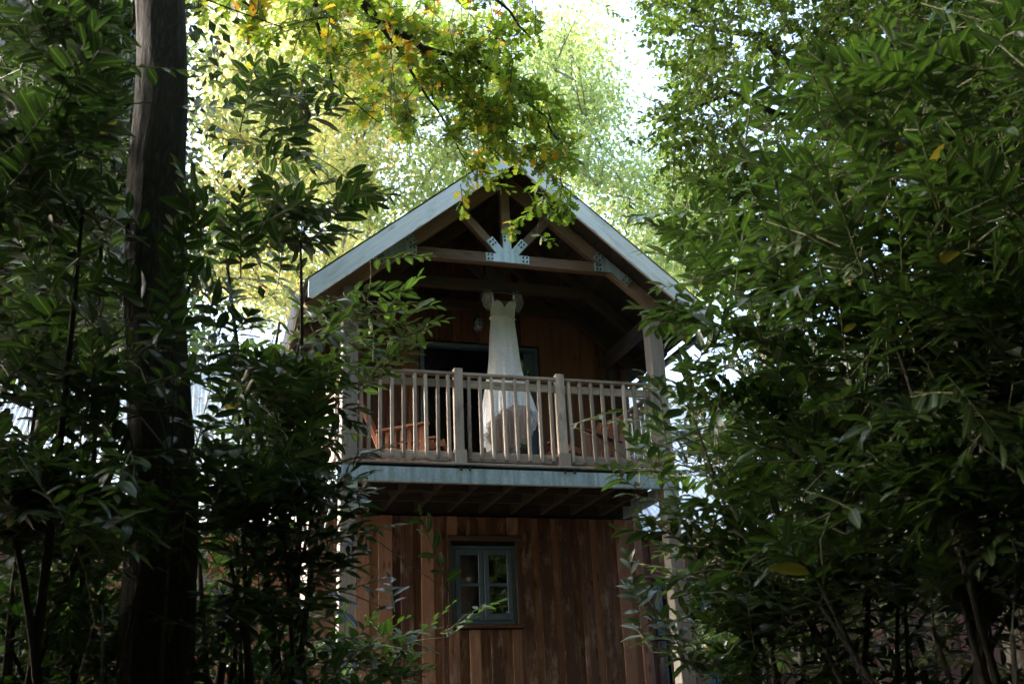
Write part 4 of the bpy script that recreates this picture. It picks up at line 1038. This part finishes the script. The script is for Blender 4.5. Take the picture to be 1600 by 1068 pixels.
plant('cherry_laurel', 'laurel in front of the left balcony post with sprays across the railing', 'shrub', 'cherry laurels in the thicket', gbase(430, 1010, 5.5),
      bough(polyL3, 135, 4.9, 6.4, 63, 1, extra=exL3), LAUR, M['laurel_shade'], M['bark2'], (.08, .115), reach=len(exL3), seed=63, nstem=5, up=.05)
polyL4 = [(-80, -60), (225, -60), (225, 300), (210, 480), (-80, 480)]
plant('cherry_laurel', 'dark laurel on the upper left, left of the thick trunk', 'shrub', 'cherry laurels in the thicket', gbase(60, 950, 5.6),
      bough(polyL4, 250, 4.8, 7.2, 64, 1), LAUR, M['laurel_shade'], M['bark2'], (.09, .13), seed=64, nstem=5, up=.05)
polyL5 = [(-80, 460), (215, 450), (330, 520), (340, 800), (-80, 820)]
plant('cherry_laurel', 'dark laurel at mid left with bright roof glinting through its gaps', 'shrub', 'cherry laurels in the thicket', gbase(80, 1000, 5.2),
      bough(polyL5, 240, 4.6, 6.6, 65, 1), LAUR, M['laurel_shade'], M['bark2'], (.085, .125), seed=65, nstem=5, up=.05)
polyL6 = [(230, 250), (310, 250), (330, 560), (240, 560)]
plant('cherry_laurel', 'upright young laurel shoot standing in front of the thick trunk', 'shrub', 'cherry laurels in the thicket', gbase(285, 1000, 4.6),
      [at_dist(*q) for q in ((278, 262, 4.9), (286, 300, 4.85), (300, 350, 4.9), (268, 345, 4.95), (262, 420, 4.9), (318, 430, 4.85), (360, 450, 4.9), (345, 520, 4.9), (250, 500, 5.0))], LAUR, M['laurel'], M['bark2'], (.09, .12), seed=66, nstem=1, stem_r=.010, up=.9, outk=.25, twig=.3)
plant('cherry_laurel', 'low laurel spray hanging before the foot of the trunk', 'shrub', 'cherry laurels in the thicket', gbase(150, 1040, 4.2),
      anch([(120, 720), (260, 760), (250, 880), (130, 860)], 12, 4.1, 4.6, 67), LAUR, M['laurel'], M['bark2'], (.085, .12), seed=67, nstem=2, stem_r=.012, up=-.3, droop=.3)

plant('cherry_laurel', 'shaded leafy laurel filling the bottom left behind the thin stems', 'shrub', 'cherry laurels in the thicket', gbase(120, 1060, 6.0),
      bough([(-80, 780), (200, 760), (480, 760), (500, 900), (470, 1130), (-80, 1130)], 240, 5.4, 7.6, 68, 1), LAUR, M['laurel_shade'], M['bark2'], (.085, .12), seed=68, nstem=5)

# ---- undergrowth at lower left and the thin sapling in front of the lower wall
polyU = [(-60, 820), (200, 860), (330, 900), (480, 960), (560, 1000), (640, 1130), (-60, 1130)]
plant('bramble_thicket', 'tangled bramble undergrowth along the lower left edge', 'undergrowth', None, gbase(250, 1060, 6.5),
      anch(polyU, 420, 5.2, 8.0, 71), SML, M['bramble'], M['bark2'], (.045, .08), (9, 14), .35, 'spiral', nparts=300, seed=71, nstem=14, stem_r=.01, up=.2)
exS = [(790, 935, 6.6), (770, 945, 6.6), (740, 965, 6.6), (710, 940, 6.7), (690, 980, 6.6), (660, 1000, 6.5), (640, 960, 6.6), (620, 1010, 6.4), (600, 980, 6.5), (650, 1050, 6.4), (590, 1040, 6.4), (570, 960, 6.5), (680, 1045, 6.5), (560, 1000, 6.4), (540, 940, 6.4), (575, 1020, 6.5)]
plant('hazel_sapling', 'thin sapling with sparse small leaves in front of the lower wall', 'sapling', None, gbase(560, 1062, 6.4),
      anch([(500, 930), (600, 940), (680, 1010), (680, 1090), (500, 1090)], 34, 6.0, 6.9, 72, extra=exS), SML, M['bramble'], M['bark2'], (.05, .08), (5, 8), .34, 'flat', nparts=300, reach=len(exS), seed=72, nstem=6, stem_r=.008, up=.1)

# ---- the oak: thick trunk at left, its limbs carry autumn sprays in front of the gable
obt = at_dist(262, 60, 6.6); _q = at_plane(250, 1060, 1, obt.y); _k = (gz(obt.x, obt.y)-.15-obt.z)/(_q.z-obt.z); ob = (obt.x+(_q.x-obt.x)*_k, obt.y, gz(obt.x, obt.y)-.15)
olimbs = [([(obt.x, obt.y, 4.2), at_dist(330, -160, 7.6), at_dist(480, -60, 8.4), at_dist(585, 28, 8.9), at_dist(662, 74, 9.1), at_dist(720, 130, 9.2), at_dist(770, 190, 9.3), at_dist(800, 240, 9.4)], .055),
          ([at_dist(585, 28, 8.9), at_dist(640, 110, 9.0), at_dist(700, 200, 9.1), at_dist(745, 280, 9.2)], .018),
          ([at_dist(480, -60, 8.4), at_dist(505, 60, 8.6), at_dist(520, 130, 8.7), at_dist(590, 190, 8.8)], .02),
          ([at_dist(662, 74, 9.1), at_dist(740, 90, 9.2), at_dist(820, 140, 9.3), at_dist(870, 220, 9.4), at_dist(880, 300, 9.5)], .024),
          ([(obt.x, obt.y, 4.6), at_dist(420, -220, 7.6), at_dist(620, -120, 8.6), at_dist(760, -20, 9.2), at_dist(830, 60, 9.4)], .04),
          ([(obt.x, obt.y, 3.9), at_dist(290, -120, 7.2), at_dist(340, -40, 8.0), at_dist(400, 20, 8.3)], .03)]
trunkO = straight_trunk(ob, (obt.x+(obt.x-_q.x)/(obt.z-_q.z)*(8.5-obt.z), obt.y, 8.5), .165, .095, M['bark'], 3, olimbs)
oakP1 = [(430, -60), (840, -60), (850, 60), (800, 120), (880, 160), (915, 215), (915, 255), (880, 285), (840, 280), (770, 235), (710, 200), (640, 215), (560, 225), (510, 180), (470, 90)]
oakP2 = [(290, -60), (460, -60), (450, 60), (380, 30), (300, 20)]
oakP3 = [(640, 60), (850, 100), (920, 230), (870, 285), (780, 240), (700, 180)]
exO = [(740, 250, 9.2), (735, 300, 9.2), (725, 335, 9.2), (745, 285, 9.2), (775, 285, 9.3), (790, 275, 9.3), (800, 300, 9.3), (815, 265, 9.3), (835, 290, 9.4), (850, 270, 9.4), (865, 300, 9.4),
       (880, 350, 9.4), (870, 340, 9.4), (890, 345, 9.4), (865, 380, 9.4), (860, 330, 9.4), (805, 350, 9.3), (800, 365, 9.3), (895, 335, 9.5), (765, 255, 9.2), (820, 245, 9.3), (845, 250, 9.4)]
oan = anch(oakP1, 190, 8.4, 10.0, 81)+anch([(290, -60), (560, -60), (540, 120), (440, 150), (380, 60), (300, 30)], 50, 7.6, 8.8, 82)+anch(oakP3, 85, 8.6, 9.8, 84, extra=exO)
# crown above the frame
rr = random.Random(83); extra = []
while len(extra) < 190:
    p = V((obt.x+rr.uniform(-5.5, 4.5), obt.y+rr.uniform(-6, 4.0), rr.uniform(2.8, 8.0)))
    u_, v_, wz = project(p)
    if wz > 0 and (-60 < u_ < 1660) and v_ > -70: continue
    if (p-V(CAM)).length < 3 or p.y > -4.2: continue
    extra.append(p)
plant('oak_tree', 'oak with a thick dark trunk at left and yellowing sprays hanging before the gable', 'tree', None, ob, oan, OAK, M['oakleaf'], M['bark'],
      (.07, .11), (10, 15), .30, 'spiral', nparts=300, seed=81, trunk=trunkO, up=-.35, hang=.2, outk=.4)
def crown_above(parent_name, pts, lsize, per, lmat, seed, spread):
    nr = np.random.default_rng(seed); cc = np.array([tuple(p) for p in pts]); n = len(cc)*per
    idx = nr.integers(0, len(cc), n); pos = cc[idx]+nr.normal(0, 1, (n, 3))*np.array([spread, spread, spread*.45])
    q = pos-CAM; wz = q@_fw; uu = 800+FPX*(q@_r2)/wz; vv = 534-FPX*(q@_u2)/wz
    pos = pos[~((wz > 0) & (uu > -30) & (uu < 1630) & (vv > -30))]; n = len(pos)
    ax = nr.normal(0, 1, (n, 3)); nm_ = nr.normal(0, .4, (n, 3)); nm_[:, 2] += 1
    mats = leafmats(pos, ax, nm_, nr.uniform(lsize[0], lsize[1], n))
    root = bpy.data.objects[parent_name]
    link('crown', stuff_mesh('crown', QUAD[0]*np.array([1.6, 1, 1]), QUAD[1], mats, lmat), Matrix.Identity(4), root, 'stuff')
crown_above('oak_tree', extra, (.10, .16), 60, M['oakleaf'], 90, .45)
rr = random.Random(84); extra = []
while len(extra) < 190:
    p = V((ttop.x+rr.uniform(-5, 5), ttop.y+rr.uniform(-7, 3.5), rr.uniform(2.6, 8.5)))
    u_, v_, wz = project(p)
    if wz > 0 and (-60 < u_ < 1660) and v_ > -90: continue
    if (p-V(CAM)).length < 3 or p.y > -4.2: continue
    extra.append(p)
crown_above('hornbeam_tree', extra, (.10, .16), 60, M['beechleaf'], 91, .45)

# dark slender stems at far left
for (u0, v0, u1, v1, d, r0, lab) in [(75, 560, 20, 1040, 6.4, .045, 'dark slender trunk leaning at the far left'), (105, -60, 78, 600, 6.9, .03, 'thin dark stem rising through the upper left foliage'),
                                     (175, 640, 105, 1050, 7.0, .035, 'slanting dark stem left of the thick trunk'), (205, 820, 195, 1050, 7.4, .04, 'upright dark stem hard against the thick trunk')]:
    a = at_dist(u0, v0, d); b = at_dist(u1, v1, d); b2 = V((b.x+(b.x-a.x)*.3, b.y, gz(b.x, b.y)-.05))
    pts = [b2] + [b.lerp(a, t)+V((.03*math.sin(t*9+u0), 0, 0)) for t in np.linspace(0, 1, 8)]+[a+(a-b)*.12]
    root = empty('slender_tree', tuple(b2), lab, 'tree')
    m = MB(); m.tube(pts, [r0*(1.1-.6*i/9) for i in range(10)], 8); m.build('trunk', M['bark2'], root, smooth=True)

# ---- the wood the photographer stands in: trees behind and beside the camera, out of frame
wl = leafmat('woodland_leaf', [(0.0, (.02, .045, .012)), (.6, (.045, .085, .018)), (1.0, (.09, .10, .03))], .5, .1)
wood_trees = [(-9, -15, 15, 4.2), (-3.5, -17.5, 17, 4.5), (3.5, -17, 16, 4.6), (10, -13.5, 16, 4.6), (13.5, -6.5, 15, 4.5), (-11.5, -8.5, 14, 4.0), (0.5, -22, 18, 5), (-8, -22, 18, 5), (9, -21, 18, 5), (-1.0, -13.5, 12, 3.2), (5.5, -11.5, 13, 3.2), (-6.5, -10.5, 5.5, 2.4), (-8.5, -5, 5.5, 2.4), (8.5, -9.5, 5.5, 2.6), (11.5, -3, 6, 2.6), (0.5, -14.5, 5, 2.6), (-3.8, -14, 5, 2.6)]
wl_lab = ['far left', 'left', 'middle', 'right', 'far right', 'side of the lane', 'back row middle', 'back row left', 'back row right', 'nearest', 'near right', 'low left', 'low side', 'low right', 'low far right', 'low middle', 'low near left']
for i, (x, y, h, r_) in enumerate(wood_trees):
    nr = np.random.default_rng(200+i); g0_ = gz(x, y)
    root = empty('woodland_tree', (x, y, g0_), 'dark woodland tree behind the camera, '+wl_lab[i]+' of its group', 'tree', 'woodland trees behind the camera')
    m = MB(); m.tube([(x, y, g0_-.1), (x+.1, y, g0_+h*.3), (x-.1, y+.1, g0_+h*.6), (x, y, g0_+h*.9)], [.26, .2, .14, .05], 9); m.build('trunk', M['bark'], root, smooth=True)
    nc = 190; d = nr.normal(0, 1, (nc, 3)); d /= np.linalg.norm(d, axis=1)[:, None]
    cc = d*(nr.random(nc)**.35)[:, None]*np.array([r_, r_, h*.46])+np.array([x, y, g0_+h*.52])
    q = cc-CAM; wz = q@_fw; uu = 800+FPX*(q@_r2)/wz; vv = 534-FPX*(q@_u2)/wz
    cc = cc[~((wz > 0) & (uu > -260) & (uu < 1860) & (vv > -260)) & (np.linalg.norm(q, axis=1) > 1.8)]
    n = len(cc)*90; idx = nr.integers(0, len(cc), n)
    pos = cc[idx]+nr.normal(0, 1, (n, 3))*np.array([.6, .6, .35])
    q = pos-CAM; wz = q@_fw; uu = 800+FPX*(q@_r2)/wz; vv = 534-FPX*(q@_u2)/wz
    pos = pos[~((wz > -.5) & ((wz < .5) | ((uu > -160) & (uu < 1760) & (vv > -160) & (vv < 1300)))) & (np.linalg.norm(q, axis=1) > 1.3)]; n = len(pos)
    ax = nr.normal(0, 1, (n, 3)); nm_ = nr.normal(0, .6, (n, 3)); nm_[:, 2] += .8
    link('crown', stuff_mesh('crown', QUAD[0]*np.array([1.6, 1, 1]), QUAD[1], leafmats(pos, ax, nm_, nr.uniform(.28, .48, n)), wl), Matrix.Identity(4), root, 'stuff')
